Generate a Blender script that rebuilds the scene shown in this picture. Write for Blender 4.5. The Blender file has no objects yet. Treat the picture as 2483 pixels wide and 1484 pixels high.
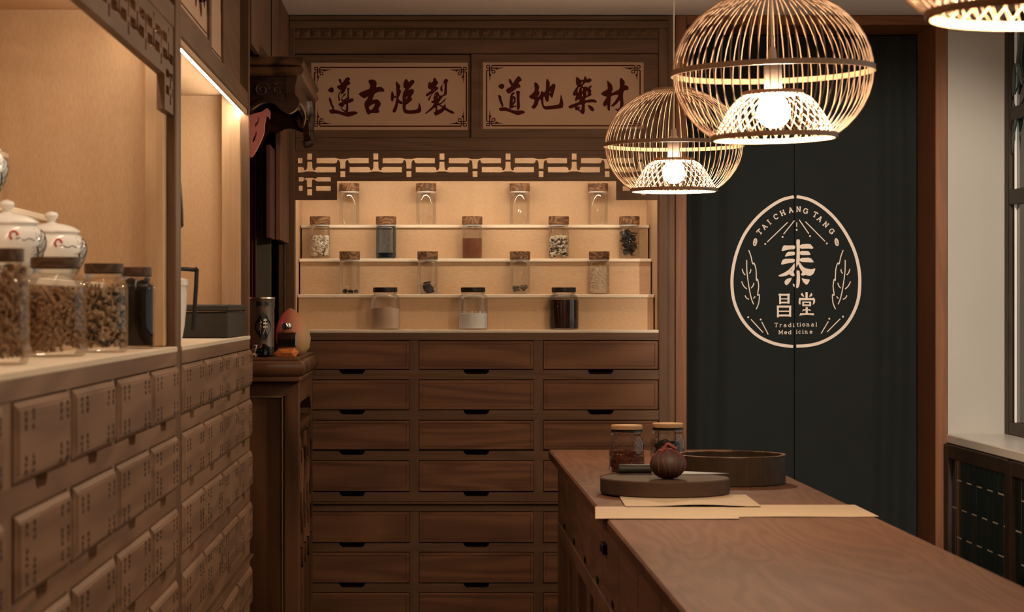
import bpy, bmesh, math, random
from mathutils import Vector, Matrix
from mathutils.geometry import tessellate_polygon

# ---------------------------------------------------------------- camera
F, CX, CY, E = 5500.0, 1045.0, 748.0, 1.40      # focal length in px, vanishing point, eye height
SC = bpy.context.scene
COL = SC.collection
cam_data = bpy.data.cameras.new('camera')
cam = bpy.data.objects.new('camera', cam_data)
COL.objects.link(cam)
cam.location = (0, 0, E)
cam.rotation_euler = (math.pi / 2, 0, 0)
cam_data.sensor_width = 36.0
cam_data.lens = 36.0 * F / 2483.0
cam_data.shift_x = (1241.5 - CX) / 2483.0
cam_data.shift_y = (CY - 742.0) / 2483.0
cam_data.clip_start = 0.05
cam_data.dof.use_dof = True
cam_data.dof.focus_distance = 8.4
cam_data.dof.aperture_fstop = 9.0
SC.camera = cam

# ---------------------------------------------------------------- light and exposure
world = bpy.data.worlds.new('world'); SC.world = world
world.use_nodes = True
world.node_tree.nodes['Background'].inputs[0].default_value = (1.0, 0.93, 0.85, 1)
world.node_tree.nodes['Background'].inputs[1].default_value = 1.6
SC.view_settings.view_transform = 'Standard'
SC.view_settings.look = 'None'
SC.view_settings.exposure = 0.0
SC.view_settings.gamma = 1.0
SC.view_settings.use_curve_mapping = False
SC.cycles.use_denoising = True
SC.cycles.max_bounces = 8
SC.cycles.diffuse_bounces = 5
SC.cycles.glossy_bounces = 4
SC.cycles.transparent_max_bounces = 24
SC.cycles.caustics_reflective = False
SC.cycles.caustics_refractive = False
SC.cycles.sample_clamp_indirect = 4.0
BULB, STRIP_NEAR, STRIP_FAR, ALTAR_LAMP = 700.0, 54.0, 82.0, 14.0
SPOT_W = 540.0
WARM = (1.0, 0.74, 0.49)
LED = (1.0, 0.88, 0.70)

random.seed(7)
def P(u, v, Y):                                   # a photo pixel at a known distance
    return Vector(((u - CX) * Y / F, Y, E - (v - CY) * Y / F))
def ZH(v, Y): return E - (v - CY) * Y / F
def XH(u, Y): return (u - CX) * Y / F

# ---------------------------------------------------------------- materials
M = {}
def newmat(name):
    m = bpy.data.materials.new(name); m.use_nodes = True
    nt = m.node_tree; b = nt.nodes['Principled BSDF']
    M[name] = m
    return m, nt, b
def plain(name, col, rough=.6, metal=0., spec=.5, noise=0., nscale=20., emit=None, estr=0., bump=0., sheen=0.):
    m, nt, b = newmat(name)
    b.inputs['Base Color'].default_value = (*col, 1)
    b.inputs['Roughness'].default_value = rough
    b.inputs['Metallic'].default_value = metal
    b.inputs['Specular IOR Level'].default_value = spec
    if sheen: b.inputs['Sheen Weight'].default_value = sheen
    if noise or bump:
        tc = nt.nodes.new('ShaderNodeTexCoord'); n = nt.nodes.new('ShaderNodeTexNoise')
        n.inputs['Scale'].default_value = nscale; n.inputs['Detail'].default_value = 5
        nt.links.new(tc.outputs['Object'], n.inputs['Vector'])
        if noise:
            mx = nt.nodes.new('ShaderNodeMix'); mx.data_type = 'RGBA'
            mx.inputs[6].default_value = (*[c * (1 - noise) for c in col], 1)
            mx.inputs[7].default_value = (*[min(1, c * (1 + noise)) for c in col], 1)
            nt.links.new(n.outputs['Fac'], mx.inputs[0]); nt.links.new(mx.outputs[2], b.inputs['Base Color'])
        if bump:
            bp = nt.nodes.new('ShaderNodeBump'); bp.inputs['Strength'].default_value = bump; bp.inputs['Distance'].default_value = .004
            nt.links.new(n.outputs['Fac'], bp.inputs['Height']); nt.links.new(bp.outputs[0], b.inputs['Normal'])
    if emit:
        b.inputs['Emission Color'].default_value = (*emit, 1); b.inputs['Emission Strength'].default_value = estr
    return m
def wood(name, dark, light, axis='Z', rough=.5, ring=.55, across=9., along=.9, spec=.22, bump=.12, lines=26., fine=(150., 3.5)):
    m, nt, b = newmat(name); N = nt.nodes.new; L = nt.links.new
    tc = N('ShaderNodeTexCoord'); oi = N('ShaderNodeObjectInfo')
    mul = N('ShaderNodeMath'); mul.operation = 'MULTIPLY'; mul.inputs[1].default_value = 53.0
    L(oi.outputs['Random'], mul.inputs[0])
    add = N('ShaderNodeVectorMath'); add.operation = 'ADD'
    L(tc.outputs['Object'], add.inputs[0]); L(mul.outputs[0], add.inputs[1])
    sc = [across] * 3; sc['XYZ'.index(axis)] = along
    mp = N('ShaderNodeMapping'); mp.inputs['Scale'].default_value = sc; L(add.outputs[0], mp.inputs[0])
    n1 = N('ShaderNodeTexNoise'); n1.inputs['Scale'].default_value = .55; n1.inputs['Detail'].default_value = 2.5
    n1.inputs['Roughness'].default_value = .45; n1.inputs['Distortion'].default_value = .5
    L(mp.outputs[0], n1.inputs['Vector'])
    m2 = N('ShaderNodeMath'); m2.operation = 'MULTIPLY'; m2.inputs[1].default_value = lines * 2.2; L(n1.outputs['Fac'], m2.inputs[0])
    sn = N('ShaderNodeMath'); sn.operation = 'SINE'; L(m2.outputs[0], sn.inputs[0])
    mr = N('ShaderNodeMapRange'); mr.inputs[1].default_value = -1; mr.inputs[2].default_value = 1; L(sn.outputs[0], mr.inputs[0])
    sc2 = [fine[0]] * 3; sc2['XYZ'.index(axis)] = fine[1]
    mp2 = N('ShaderNodeMapping'); mp2.inputs['Scale'].default_value = sc2; L(add.outputs[0], mp2.inputs[0])
    n2 = N('ShaderNodeTexNoise'); n2.inputs['Scale'].default_value = 1.; n2.inputs['Detail'].default_value = 3; L(mp2.outputs[0], n2.inputs['Vector'])
    n3 = N('ShaderNodeTexNoise'); n3.inputs['Scale'].default_value = 2.2; n3.inputs['Detail'].default_value = 2; L(add.outputs[0], n3.inputs['Vector'])
    a1 = N('ShaderNodeMath'); a1.operation = 'MULTIPLY'; a1.inputs[1].default_value = ring; L(mr.outputs[0], a1.inputs[0])
    a2 = N('ShaderNodeMath'); a2.operation = 'MULTIPLY_ADD'; a2.inputs[1].default_value = (1 - ring) * .75; L(n2.outputs['Fac'], a2.inputs[0]); L(a1.outputs[0], a2.inputs[2])
    a3 = N('ShaderNodeMath'); a3.operation = 'MULTIPLY_ADD'; a3.inputs[1].default_value = .45; L(n3.outputs['Fac'], a3.inputs[0]); L(a2.outputs[0], a3.inputs[2])
    cr = N('ShaderNodeValToRGB')
    cr.color_ramp.elements[0].position = .22; cr.color_ramp.elements[0].color = (*dark, 1)
    cr.color_ramp.elements[1].position = .95; cr.color_ramp.elements[1].color = (*light, 1)
    L(a3.outputs[0], cr.inputs[0]); L(cr.outputs[0], b.inputs['Base Color'])
    b.inputs['Roughness'].default_value = rough; b.inputs['Specular IOR Level'].default_value = spec
    if bump:
        bp = N('ShaderNodeBump'); bp.inputs['Strength'].default_value = bump; bp.inputs['Distance'].default_value = .002
        L(n2.outputs['Fac'], bp.inputs['Height']); L(bp.outputs[0], b.inputs['Normal'])
    return m
def glassmat(name, tint=(1, 1, 1), refl=.9, rough=.015, ior=1.45, fac_mul=1.0, fac_add=0.0):
    m = bpy.data.materials.new(name); m.use_nodes = True; nt = m.node_tree; M[name] = m
    nt.nodes.clear(); N = nt.nodes.new; L = nt.links.new
    out = N('ShaderNodeOutputMaterial'); mix = N('ShaderNodeMixShader')
    tr = N('ShaderNodeBsdfTransparent'); tr.inputs[0].default_value = (*tint, 1)
    gl = N('ShaderNodeBsdfGlossy'); gl.inputs['Roughness'].default_value = rough; gl.inputs[0].default_value = (refl, refl, refl, 1)
    fr = N('ShaderNodeFresnel'); fr.inputs[0].default_value = ior
    ma = N('ShaderNodeMath'); ma.operation = 'MULTIPLY_ADD'; ma.inputs[1].default_value = fac_mul; ma.inputs[2].default_value = fac_add
    L(fr.outputs[0], ma.inputs[0]); L(ma.outputs[0], mix.inputs[0]); L(tr.outputs[0], mix.inputs[1]); L(gl.outputs[0], mix.inputs[2])
    L(mix.outputs[0], out.inputs[0])
    return m

for ax in 'XYZ':
    wood('drawer_wood_' + ax, (.098, .043, .022), (.190, .086, .044), ax, rough=.6)
    wood('frame_wood_' + ax, (.085, .044, .023), (.150, .080, .043), ax, rough=.55, ring=.35)
    wood('niche_wood_' + ax, (.420, .265, .150), (.590, .405, .245), ax, rough=.5, ring=.10, lines=14., fine=(260., 60.))
    wood('herb_wood_' + ax, (.140, .074, .042), (.240, .135, .080), ax, rough=.55, ring=.5)
    wood('altar_wood_' + ax, (.026, .012, .006), (.150, .068, .034), ax, rough=.33, ring=.6, across=7, along=.7, lines=12.)
    wood('counter_wood_' + ax, (.085, .037, .021), (.165, .080, .047), ax, rough=.66, ring=.24, across=8, along=1.3, lines=34., fine=(190., 6.), spec=.12)
    wood('counter_side_' + ax, (.130, .064, .036), (.250, .130, .078), ax, rough=.6, ring=.4)  # lighter copy of the counter wood, makes up for light missing on the sides
    wood('door_wood_' + ax, (.150, .058, .025), (.235, .098, .045), ax, rough=.5, ring=.3)
wood('lit_ledge_wood', (.72, .60, .45), (.82, .70, .54), 'X', rough=.5, ring=.15, lines=14.)  # paler than the niche wood: strip light on ledge and shelves put into the colour
wood('dark_lid_wood', (.030, .015, .008), (.085, .045, .024), 'X', rough=.5, ring=.5, across=30, along=5)
wood('post_wood', (.36, .215, .115), (.60, .41, .245), 'Z', rough=.5, ring=.5, across=16, along=2.2, lines=9.)
wood('lacquer', (.012, .006, .004), (.05, .018, .010), 'X', rough=.18, ring=.3, spec=.6)
wood('lid_wood', (.060, .028, .014), (.240, .125, .060), 'X', rough=.45, ring=.7, across=30, along=5)
wood('pale_lid_wood', (.45, .26, .13), (.60, .38, .20), 'X', rough=.5, ring=.3, across=20, along=3)
wood('ebony', (.010, .007, .005), (.030, .020, .013), 'X', rough=.4, ring=.4, across=30, along=5)
wood('window_wood', (.020, .012, .008), (.050, .032, .022), 'Z', rough=.5, ring=.3)
wood('sieve_wood', (.016, .009, .005), (.052, .030, .015), 'Z', rough=.6, ring=.2, across=25, along=8)
wood('board_wood', (.045, .024, .014), (.075, .042, .026), 'X', rough=.75, ring=.25)
plain('gap', (.010, .006, .004), .9, spec=.1)
plain('sign_board', (.46, .28, .175), .6, noise=.04, nscale=6)
plain('sign_red', (.060, .0075, .0055), .7, spec=.1)
plain('ink', (.018, .008, .005), .8, spec=.1)
plain('curtain', (.0165, .0190, .0187), .95, spec=.15, noise=.12, nscale=9, sheen=.06)
plain('print', (.85, .72, .62), .85, spec=.2)
plain('ceiling', (.84, .70, .61), .85, noise=.03, nscale=2)
plain('plaster', (.44, .415, .375), .85, noise=.06, nscale=3)
plain('dark_wall', (.10, .075, .055), .9)
plain('floor', (.055, .04, .03), .35, noise=.2, nscale=4)
plain('sill', (.78, .73, .68), .3, noise=.05, nscale=3)
plain('tile', (.006, .013, .010), .12, noise=.3, nscale=5)
plain('tile_brown', (.020, .015, .008), .12, noise=.3, nscale=5)
plain('grout', (.42, .38, .33), .8)
plain('leaf_enamel', (.022, .052, .042), .3, noise=.3, nscale=40)
plain('bamboo', (.27, .165, .10), .5, noise=.15, nscale=60)
plain('bamboo_hoop', (.24, .145, .085), .5, noise=.12, nscale=30)
plain('cable', (.60, .55, .50), .6)
plain('socket', (.40, .35, .30), .45)
plain('bulb', (1, .9, .75), .3, emit=WARM, estr=BULB)
plain('led_near', (1, .9, .7), .3, emit=LED, estr=STRIP_NEAR)
plain('led_open', (1, .9, .7), .3, emit=LED, estr=STRIP_NEAR * 2.0)
plain('led_far', (1, .9, .7), .3, emit=LED, estr=STRIP_FAR)
plain('altar_glow', (1, .25, .2), .3, emit=(1, .16, .13), estr=ALTAR_LAMP)
plain('porcelain', (.78, .76, .72), .12, noise=.02)
plain('paint_black', (.04, .045, .04), .4)
plain('paint_red', (.45, .06, .03), .4)
plain('carved_gloss', (.075, .034, .020), .22)
plain('black', (.008, .008, .009), .25)
plain('black_iron', (.012, .010, .009), .5, metal=.5)
plain('charred_wood', (.012, .010, .008), .6, noise=.4, nscale=30, bump=.3)
plain('steel', (.10, .105, .11), .55, metal=1.)
plain('tin', (.62, .53, .42), .32, metal=1., noise=.15, nscale=25)
plain('chrome', (.65, .62, .58), .1, metal=1.)
plain('gold_paint', (.30, .20, .09), .4, metal=.6)
plain('rose_glow_tint', (.85, .27, .24), .5)  # red altar light put into the colour of the carving
plain('red_cloth', (.085, .022, .020), .75)
plain('grey_green', (.10, .085, .06), .8)
plain('kraft', (.45, .335, .22), .75, noise=.06, nscale=25)
plain('fruit_skin', (.038, .018, .011), .6, noise=.25, nscale=40, bump=.2)
plain('net_red', (.16, .025, .022), .7)
plain('white_herb', (.82, .72, .58), .8, noise=.25, nscale=90)
plain('twig', (.36, .22, .125), .8, noise=.35, nscale=60)
plain('slice_herb', (.42, .31, .20), .8, noise=.4, nscale=60)
plain('dark_herb', (.022, .016, .013), .55, noise=.4, nscale=80)
plain('grey_nut', (.15, .12, .09), .6, noise=.5, nscale=80)
plain('grain', (.72, .57, .42), .8, noise=.3, nscale=120)
plain('seed_dark', (.10, .07, .045), .8)
plain('rust_herb', (.16, .034, .014), .75, noise=.45, nscale=120, bump=.5)
plain('brown_powder', (.22, .075, .035), .9, noise=.12, nscale=200)
plain('beige_powder', (.66, .47, .33), .9, noise=.06, nscale=60)
plain('white_crystal', (.93, .88, .82), .5, noise=.15, nscale=150, bump=.4)
plain('blue_powder', (.006, .020, .045), .8, noise=.2, nscale=60)
plain('dark_liquid', (.030, .012, .006), .12)
plain('crystal_orange', (.62, .20, .06), .12, noise=.3, nscale=60)
m, nt, b = newmat('peach')
tc = nt.nodes.new('ShaderNodeTexCoord'); mp = nt.nodes.new('ShaderNodeSeparateXYZ'); nt.links.new(tc.outputs['Object'], mp.inputs[0])
nz = nt.nodes.new('ShaderNodeTexNoise'); nz.inputs['Scale'].default_value = 9; nt.links.new(tc.outputs['Object'], nz.inputs[0])
ma = nt.nodes.new('ShaderNodeMath'); ma.operation = 'MULTIPLY_ADD'; ma.inputs[1].default_value = .09; nt.links.new(nz.outputs[0], ma.inputs[0]); nt.links.new(mp.outputs[0], ma.inputs[2])
mr = nt.nodes.new('ShaderNodeMapRange'); mr.inputs[1].default_value = -.005; mr.inputs[2].default_value = .115; nt.links.new(ma.outputs[0], mr.inputs[0])
cr = nt.nodes.new('ShaderNodeValToRGB'); cr.color_ramp.elements[0].color = (.42, .15, .125, 1); cr.color_ramp.elements[1].color = (.42, .30, .13, 1)
el = cr.color_ramp.elements.new(.5); el.color = (.55, .22, .10, 1)
nt.links.new(mr.outputs[0], cr.inputs[0]); nt.links.new(cr.outputs[0], b.inputs['Base Color']); b.inputs['Roughness'].default_value = .55
glassmat('jar_glass', (.99, .988, .98), fac_mul=.55, fac_add=.012)
glassmat('blue_glass', (.62, .74, .88), fac_mul=.85, fac_add=.02)
glassmat('pressed_glass', (.97, .965, .95), fac_mul=.6, fac_add=.02, rough=.04)
glassmat('window_glass', (.72, .78, .78), fac_mul=1.0, fac_add=.02)
glassmat('stained_glass', (.10, .20, .16), fac_mul=1.0, fac_add=.03)
glassmat('bottle_glass', (.35, .30, .26), fac_mul=1.2, fac_add=.08)

# ---------------------------------------------------------------- mesh helpers
class MB:
    def __init__(s): s.v = []; s.f = []; s.sm = []
    def add(s, vs, fs, smooth=False):
        o = len(s.v); s.v += [tuple(p) for p in vs]; s.f += [tuple(i + o for i in f) for f in fs]; s.sm += [smooth] * len(fs)
        return s
    def box(s, x0, x1, y0, y1, z0, z1, c=0.):
        if x0 > x1: x0, x1 = x1, x0
        if y0 > y1: y0, y1 = y1, y0
        if z0 > z1: z0, z1 = z1, z0
        if c <= 0:
            vs = [(x, y, z) for z in (z0, z1) for y in (y0, y1) for x in (x0, x1)]
            return s.add(vs, [(0, 2, 3, 1), (4, 5, 7, 6), (0, 1, 5, 4), (2, 6, 7, 3), (0, 4, 6, 2), (1, 3, 7, 5)])
        c = min(c, (x1 - x0) * .45, (y1 - y0) * .45, (z1 - z0) * .45)
        vs = []; idx = {}
        for i, (x, xi) in enumerate(((x0, x0 + c), (x1, x1 - c))):
            for j, (y, yi) in enumerate(((y0, y0 + c), (y1, y1 - c))):
                for k, (z, zi) in enumerate(((z0, z0 + c), (z1, z1 - c))):
                    for a, p in enumerate(((x, yi, zi), (xi, y, zi), (xi, yi, z))):
                        idx[i, j, k, a] = len(vs); vs.append(p)
        fs = []
        for i in (0, 1): fs.append([idx[i, 0, 0, 0], idx[i, 1, 0, 0], idx[i, 1, 1, 0], idx[i, 0, 1, 0]])
        for j in (0, 1): fs.append([idx[0, j, 0, 1], idx[1, j, 0, 1], idx[1, j, 1, 1], idx[0, j, 1, 1]])
        for k in (0, 1): fs.append([idx[0, 0, k, 2], idx[1, 0, k, 2], idx[1, 1, k, 2], idx[0, 1, k, 2]])
        for j in (0, 1):
            for k in (0, 1): fs.append([idx[0, j, k, 1], idx[1, j, k, 1], idx[1, j, k, 2], idx[0, j, k, 2]])
        for i in (0, 1):
            for k in (0, 1): fs.append([idx[i, 0, k, 0], idx[i, 1, k, 0], idx[i, 1, k, 2], idx[i, 0, k, 2]])
        for i in (0, 1):
            for j in (0, 1): fs.append([idx[i, j, 0, 0], idx[i, j, 1, 0], idx[i, j, 1, 1], idx[i, j, 0, 1]])
        for i in (0, 1):
            for j in (0, 1):
                for k in (0, 1): fs.append([idx[i, j, k, 0], idx[i, j, k, 1], idx[i, j, k, 2]])
        return s.add(vs, fs)
    def lathe(s, prof, cx=0., cy=0., cz=0., seg=32, capb=True, capt=True, smooth=True, sx=1., sy=1.):
        vs = []; fs = []
        for (r, z) in prof:
            for k in range(seg):
                a = 2 * math.pi * k / seg
                vs.append((cx + r * math.cos(a) * sx, cy + r * math.sin(a) * sy, cz + z))
        for i in range(len(prof) - 1):
            for k in range(seg):
                k2 = (k + 1) % seg
                fs.append((i * seg + k, i * seg + k2, (i + 1) * seg + k2, (i + 1) * seg + k))
        if capb: fs.append(tuple(range(seg - 1, -1, -1)))
        if capt: fs.append(tuple((len(prof) - 1) * seg + k for k in range(seg)))
        return s.add(vs, fs, smooth)
    def tube(s, pts, r, seg=6, cap=True, smooth=True):
        pts = [Vector(p) for p in pts]; vs = []; fs = []; n = len(pts)
        rr = r if isinstance(r, (list, tuple)) else [r] * n
        up = None
        for i, p in enumerate(pts):
            d = (pts[min(i + 1, n - 1)] - pts[max(i - 1, 0)]).normalized()
            if up is None:
                up = Vector((0, 0, 1)) if abs(d.z) < .9 else Vector((1, 0, 0))
            a = d.cross(up)
            if a.length < 1e-6: a = d.orthogonal()
            a.normalize(); b_ = a.cross(d).normalized(); up = b_
            for k in range(seg):
                t = 2 * math.pi * k / seg
                vs.append(p + (a * math.cos(t) + b_ * math.sin(t)) * rr[i])
        for i in range(n - 1):
            for k in range(seg):
                k2 = (k + 1) % seg
                fs.append((i * seg + k, i * seg + k2, (i + 1) * seg + k2, (i + 1) * seg + k))
        if cap: fs += [tuple(range(seg)), tuple((n - 1) * seg + k for k in range(seg))]
        return s.add(vs, fs, smooth)
    def plate(s, outer, holes, fn, c0, c1):
        """2-D outline with holes, extruded from c0 to c1; fn(a, b, c) gives the point."""
        loops = [outer] + list(holes)
        flat = [p for l in loops for p in l]
        tris = tessellate_polygon([[Vector((p[0], p[1], 0)) for p in l] for l in loops])
        n = len(flat)
        vs = [fn(a, b_, c0) for a, b_ in flat] + [fn(a, b_, c1) for a, b_ in flat]
        fs = []
        for t in tris:
            fs.append(tuple(t)); fs.append(tuple(i + n for i in reversed(t)))
        o = 0
        for l in loops:
            for i in range(len(l)):
                j = (i + 1) % len(l); fs.append((o + i, o + j, o + j + n, o + i + n))
            o += len(l)
        return s.add(vs, fs)
    def flat(s, outer, holes, fn):
        loops = [outer] + list(holes); flat = [p for l in loops for p in l]
        tris = tessellate_polygon([[Vector((p[0], p[1], 0)) for p in l] for l in loops])
        return s.add([fn(a, b_) for a, b_ in flat], [tuple(t) for t in tris])
    def ribbon(s, pts, w, fn, closed=False):
        """flat stroke of width w along 2-D points."""
        n = len(pts); L_ = []; R_ = []
        ww = w if isinstance(w, (list, tuple)) else [w] * n
        for i in range(n):
            p0 = pts[i - 1] if (i or closed) else pts[0]; p1 = pts[(i + 1) % n] if (i < n - 1 or closed) else pts[-1]
            dx, dy = p1[0] - p0[0], p1[1] - p0[1]; l = math.hypot(dx, dy) or 1
            nx, ny = -dy / l * ww[i] / 2, dx / l * ww[i] / 2
            L_.append((pts[i][0] + nx, pts[i][1] + ny)); R_.append((pts[i][0] - nx, pts[i][1] - ny))
        vs = [fn(*p) for p in L_] + [fn(*p) for p in R_]
        fs = [(i, (i + 1) % n, (i + 1) % n + n, i + n) for i in range(n if closed else n - 1)]
        return s.add(vs, fs)
    def mesh(s, name):
        me = bpy.data.meshes.new(name)
        me.from_pydata(s.v, [], s.f); me.validate(); 
        bm = bmesh.new(); bm.from_mesh(me); bmesh.ops.recalc_face_normals(bm, faces=bm.faces); bm.to_mesh(me); bm.free()
        if any(s.sm) and len(me.polygons) == len(s.sm):
            me.polygons.foreach_set('use_smooth', s.sm)
            me.set_sharp_from_angle(angle=math.radians(38))
        me.update()
        return me
    def build(s, name, mat, parent=None, label=None):
        return link(name, s.mesh(name), mat, parent, label)
def link(name, me, mat, parent=None, label=None, loc=None):
    o = bpy.data.objects.new(name, me); COL.objects.link(o)
    if mat is not None:
        mm = M[mat] if isinstance(mat, str) else mat
        if not me.materials: me.materials.append(mm)
        elif me.materials[0] != mm:
            o.material_slots[0].link = 'OBJECT'; o.material_slots[0].material = mm
    if parent: o.parent = parent
    if label: o['label'] = label
    if loc is not None: o.location = loc
    return o
def tag(o, label, cat, group=None, kind=None):
    o['label'] = label; o['category'] = cat
    if group: o['group'] = group
    if kind: o['kind'] = kind
    return o
def thing(name, label, cat, loc=(0, 0, 0), rz=0., group=None):
    o = bpy.data.objects.new(name, None); COL.objects.link(o); o.empty_display_size = .05
    o.location = loc; o.rotation_euler = (0, 0, rz)
    return tag(o, label, cat, group)
def struct(o): o['kind'] = 'structure'; return o
def copy_tree(o, parent=None):
    c = o.copy(); COL.objects.link(c); c.parent = parent
    for ch in list(o.children): copy_tree(ch, c)
    return c
def smooth_poly(pts, it=2):
    for _ in range(it):
        q = []
        for i in range(len(pts)):
            a, b_ = pts[i], pts[(i + 1) % len(pts)]
            q.append((a[0] * .8 + b_[0] * .2, a[1] * .8 + b_[1] * .2)); q.append((a[0] * .2 + b_[0] * .8, a[1] * .2 + b_[1] * .8))
        pts = q
    return pts
def catmull(pts, n=6, closed=False):
    out = []; N_ = len(pts)
    for i in range(N_ if closed else N_ - 1):
        p0 = pts[i - 1] if (i or closed) else pts[0]; p1 = pts[i]; p2 = pts[(i + 1) % N_]
        p3 = pts[(i + 2) % N_] if (i < N_ - 2 or closed) else pts[-1]
        for k in range(n):
            t = k / n
            out.append(tuple(.5 * (2 * p1[d] + (p2[d] - p0[d]) * t + (2 * p0[d] - 5 * p1[d] + 4 * p2[d] - p3[d]) * t * t + (3 * p1[d] - p0[d] - 3 * p2[d] + p3[d]) * t ** 3) for d in range(len(p1))))
    if not closed: out.append(tuple(pts[-1]))
    return out
def rounded_slab(mb, x0, x1, y0, y1, z0, z1, r, n=7):
    """slab whose edges are a half-round of depth r."""
    prof = []
    for i in range(n + 1):
        t = -math.pi / 2 + math.pi * i / n
        prof.append((r * math.cos(t), (z0 + z1) / 2 + (z1 - z0) / 2 * math.sin(t)))
    vs = []; fs = []
    for d, z in prof: vs += [(x0 + r - d, y0 + r - d, z), (x1 - r + d, y0 + r - d, z), (x1 - r + d, y1 - r + d, z), (x0 + r - d, y1 - r + d, z)]
    for i in range(n):
        for k in range(4): fs.append((i * 4 + k, i * 4 + (k + 1) % 4, i * 4 + 4 + (k + 1) % 4, i * 4 + 4 + k))
    fs += [(3, 2, 1, 0), tuple(n * 4 + k for k in range(4))]
    return mb.add(vs, fs, True)
# ---------------------------------------------------------------- the room
ZC = 2.586
YF = 9.167                                        # front plane of the back cabinet and the door frame
def wallbox(name, mat, *a):
    return struct(MB().box(*a).build(name, mat))
wallbox('floor', 'floor', -1.4, 2.6, -2.3, 10.2, -.05, 0)
wallbox('ceiling', 'ceiling', -1.4, 2.6, -2.3, 10.2, ZC, ZC + .06)
wallbox('wall_left', 'dark_wall', -1.4, -1.3, -2.3, 10.2, 0, ZC)
wallbox('wall_front', 'plaster', -1.4, 2.6, -2.4, -2.3, 0, ZC)
wallbox('wall_back', 'dark_wall', -1.4, 2.6, 9.95, 10.05, 0, ZC)
wallbox('wall_back_right', 'plaster', 2.0885, 2.60, YF, 9.95, 0, ZC)
WY0, WY1 = 3.70, YF - .002                        # the window wall
WX, WXW = 2.10, 2.317
wl = MB(); wl.box(WX, 2.50, -2.3, YF - .001, 0, .855); wl.box(WX, 2.50, -2.3, WY0, .855, ZC); wl = struct(wl.build('wall_right', 'plaster'))
sill = MB().box(WX - .018, WXW + .03, WY0 + .002, YF - .003, .857, .893, .004).build('trim_1', 'sill'); struct(sill)

# door frame around the curtained doorway
door = bpy.data.objects.new('door_1', None); COL.objects.link(door); door['kind'] = 'structure'
XJL, XJR = XH(1665, YF), XH(2268, YF)
MB().box(XH(1638, YF), XJL, YF - .004, 9.72, 0, ZC - .001, .003).build('jamb', 'door_wood_Z', door)
MB().box(XJR, XH(2297, YF), YF - .004, 9.72, 0, ZC - .001, .003).build('jamb', 'door_wood_Z', door)
MB().box(XJL, XJR, YF - .003, 9.72, ZH(60, YF), ZC - .001, .003).build('door_head', 'door_wood_X', door)

# ---- tiled wainscot under the sill
def tile_panel(y0, y1, cols):
    MB().box(WX - .012, WX - .001, y0, y1, .04, .80).build('grout_bed', 'grout', wl)
    cw = (y1 - y0) / cols; th = .226
    full = MB().box(-.0018, .004, 0, cw - .0065, 0, th - .006, .0008).mesh('tile')
    for c in range(cols):
        zoff = (0 if c % 2 else th / 2) + .045
        zs = [zoff + k * th for k in range(-1, 4)]
        for z in zs:
            a, b_ = max(z, .042), min(z + th - .005, .798)
            if b_ - a < .02: continue
            mt = 'tile_brown' if (c == cols - 2 and random.random() < .9) or random.random() < .04 else 'tile'
            loc = (WX - .012, y0 + c * cw + .002, a)
            if b_ - a > th - .006: t_ = link('tile', full, mt, wl, loc=loc)
            else: t_ = MB().box(-.0018, .004, 0, cw - .0065, 0, b_ - a, .0008).build('tile', mt, wl); t_.location = loc
            t_.rotation_euler = (random.uniform(-.004, .004), 0, random.uniform(-.004, .004))
tile_panel(8.185, 9.085, 11)
tile_panel(7.20, 8.10, 11)
fr = [(9.085, 9.160), (8.10, 8.185), (7.12, 7.20)]
for a, b_ in fr: MB().box(WX - .030, WX - .0005, a, b_, 0, .855, .003).build('panel_stile', 'window_wood', wl)
for z0, z1 in ((.80, .855), (0, .04)): MB().box(WX - .028, WX - .0005, 7.2, 9.085, z0, z1, .003).build('panel_rail', 'window_wood', wl)

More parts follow.
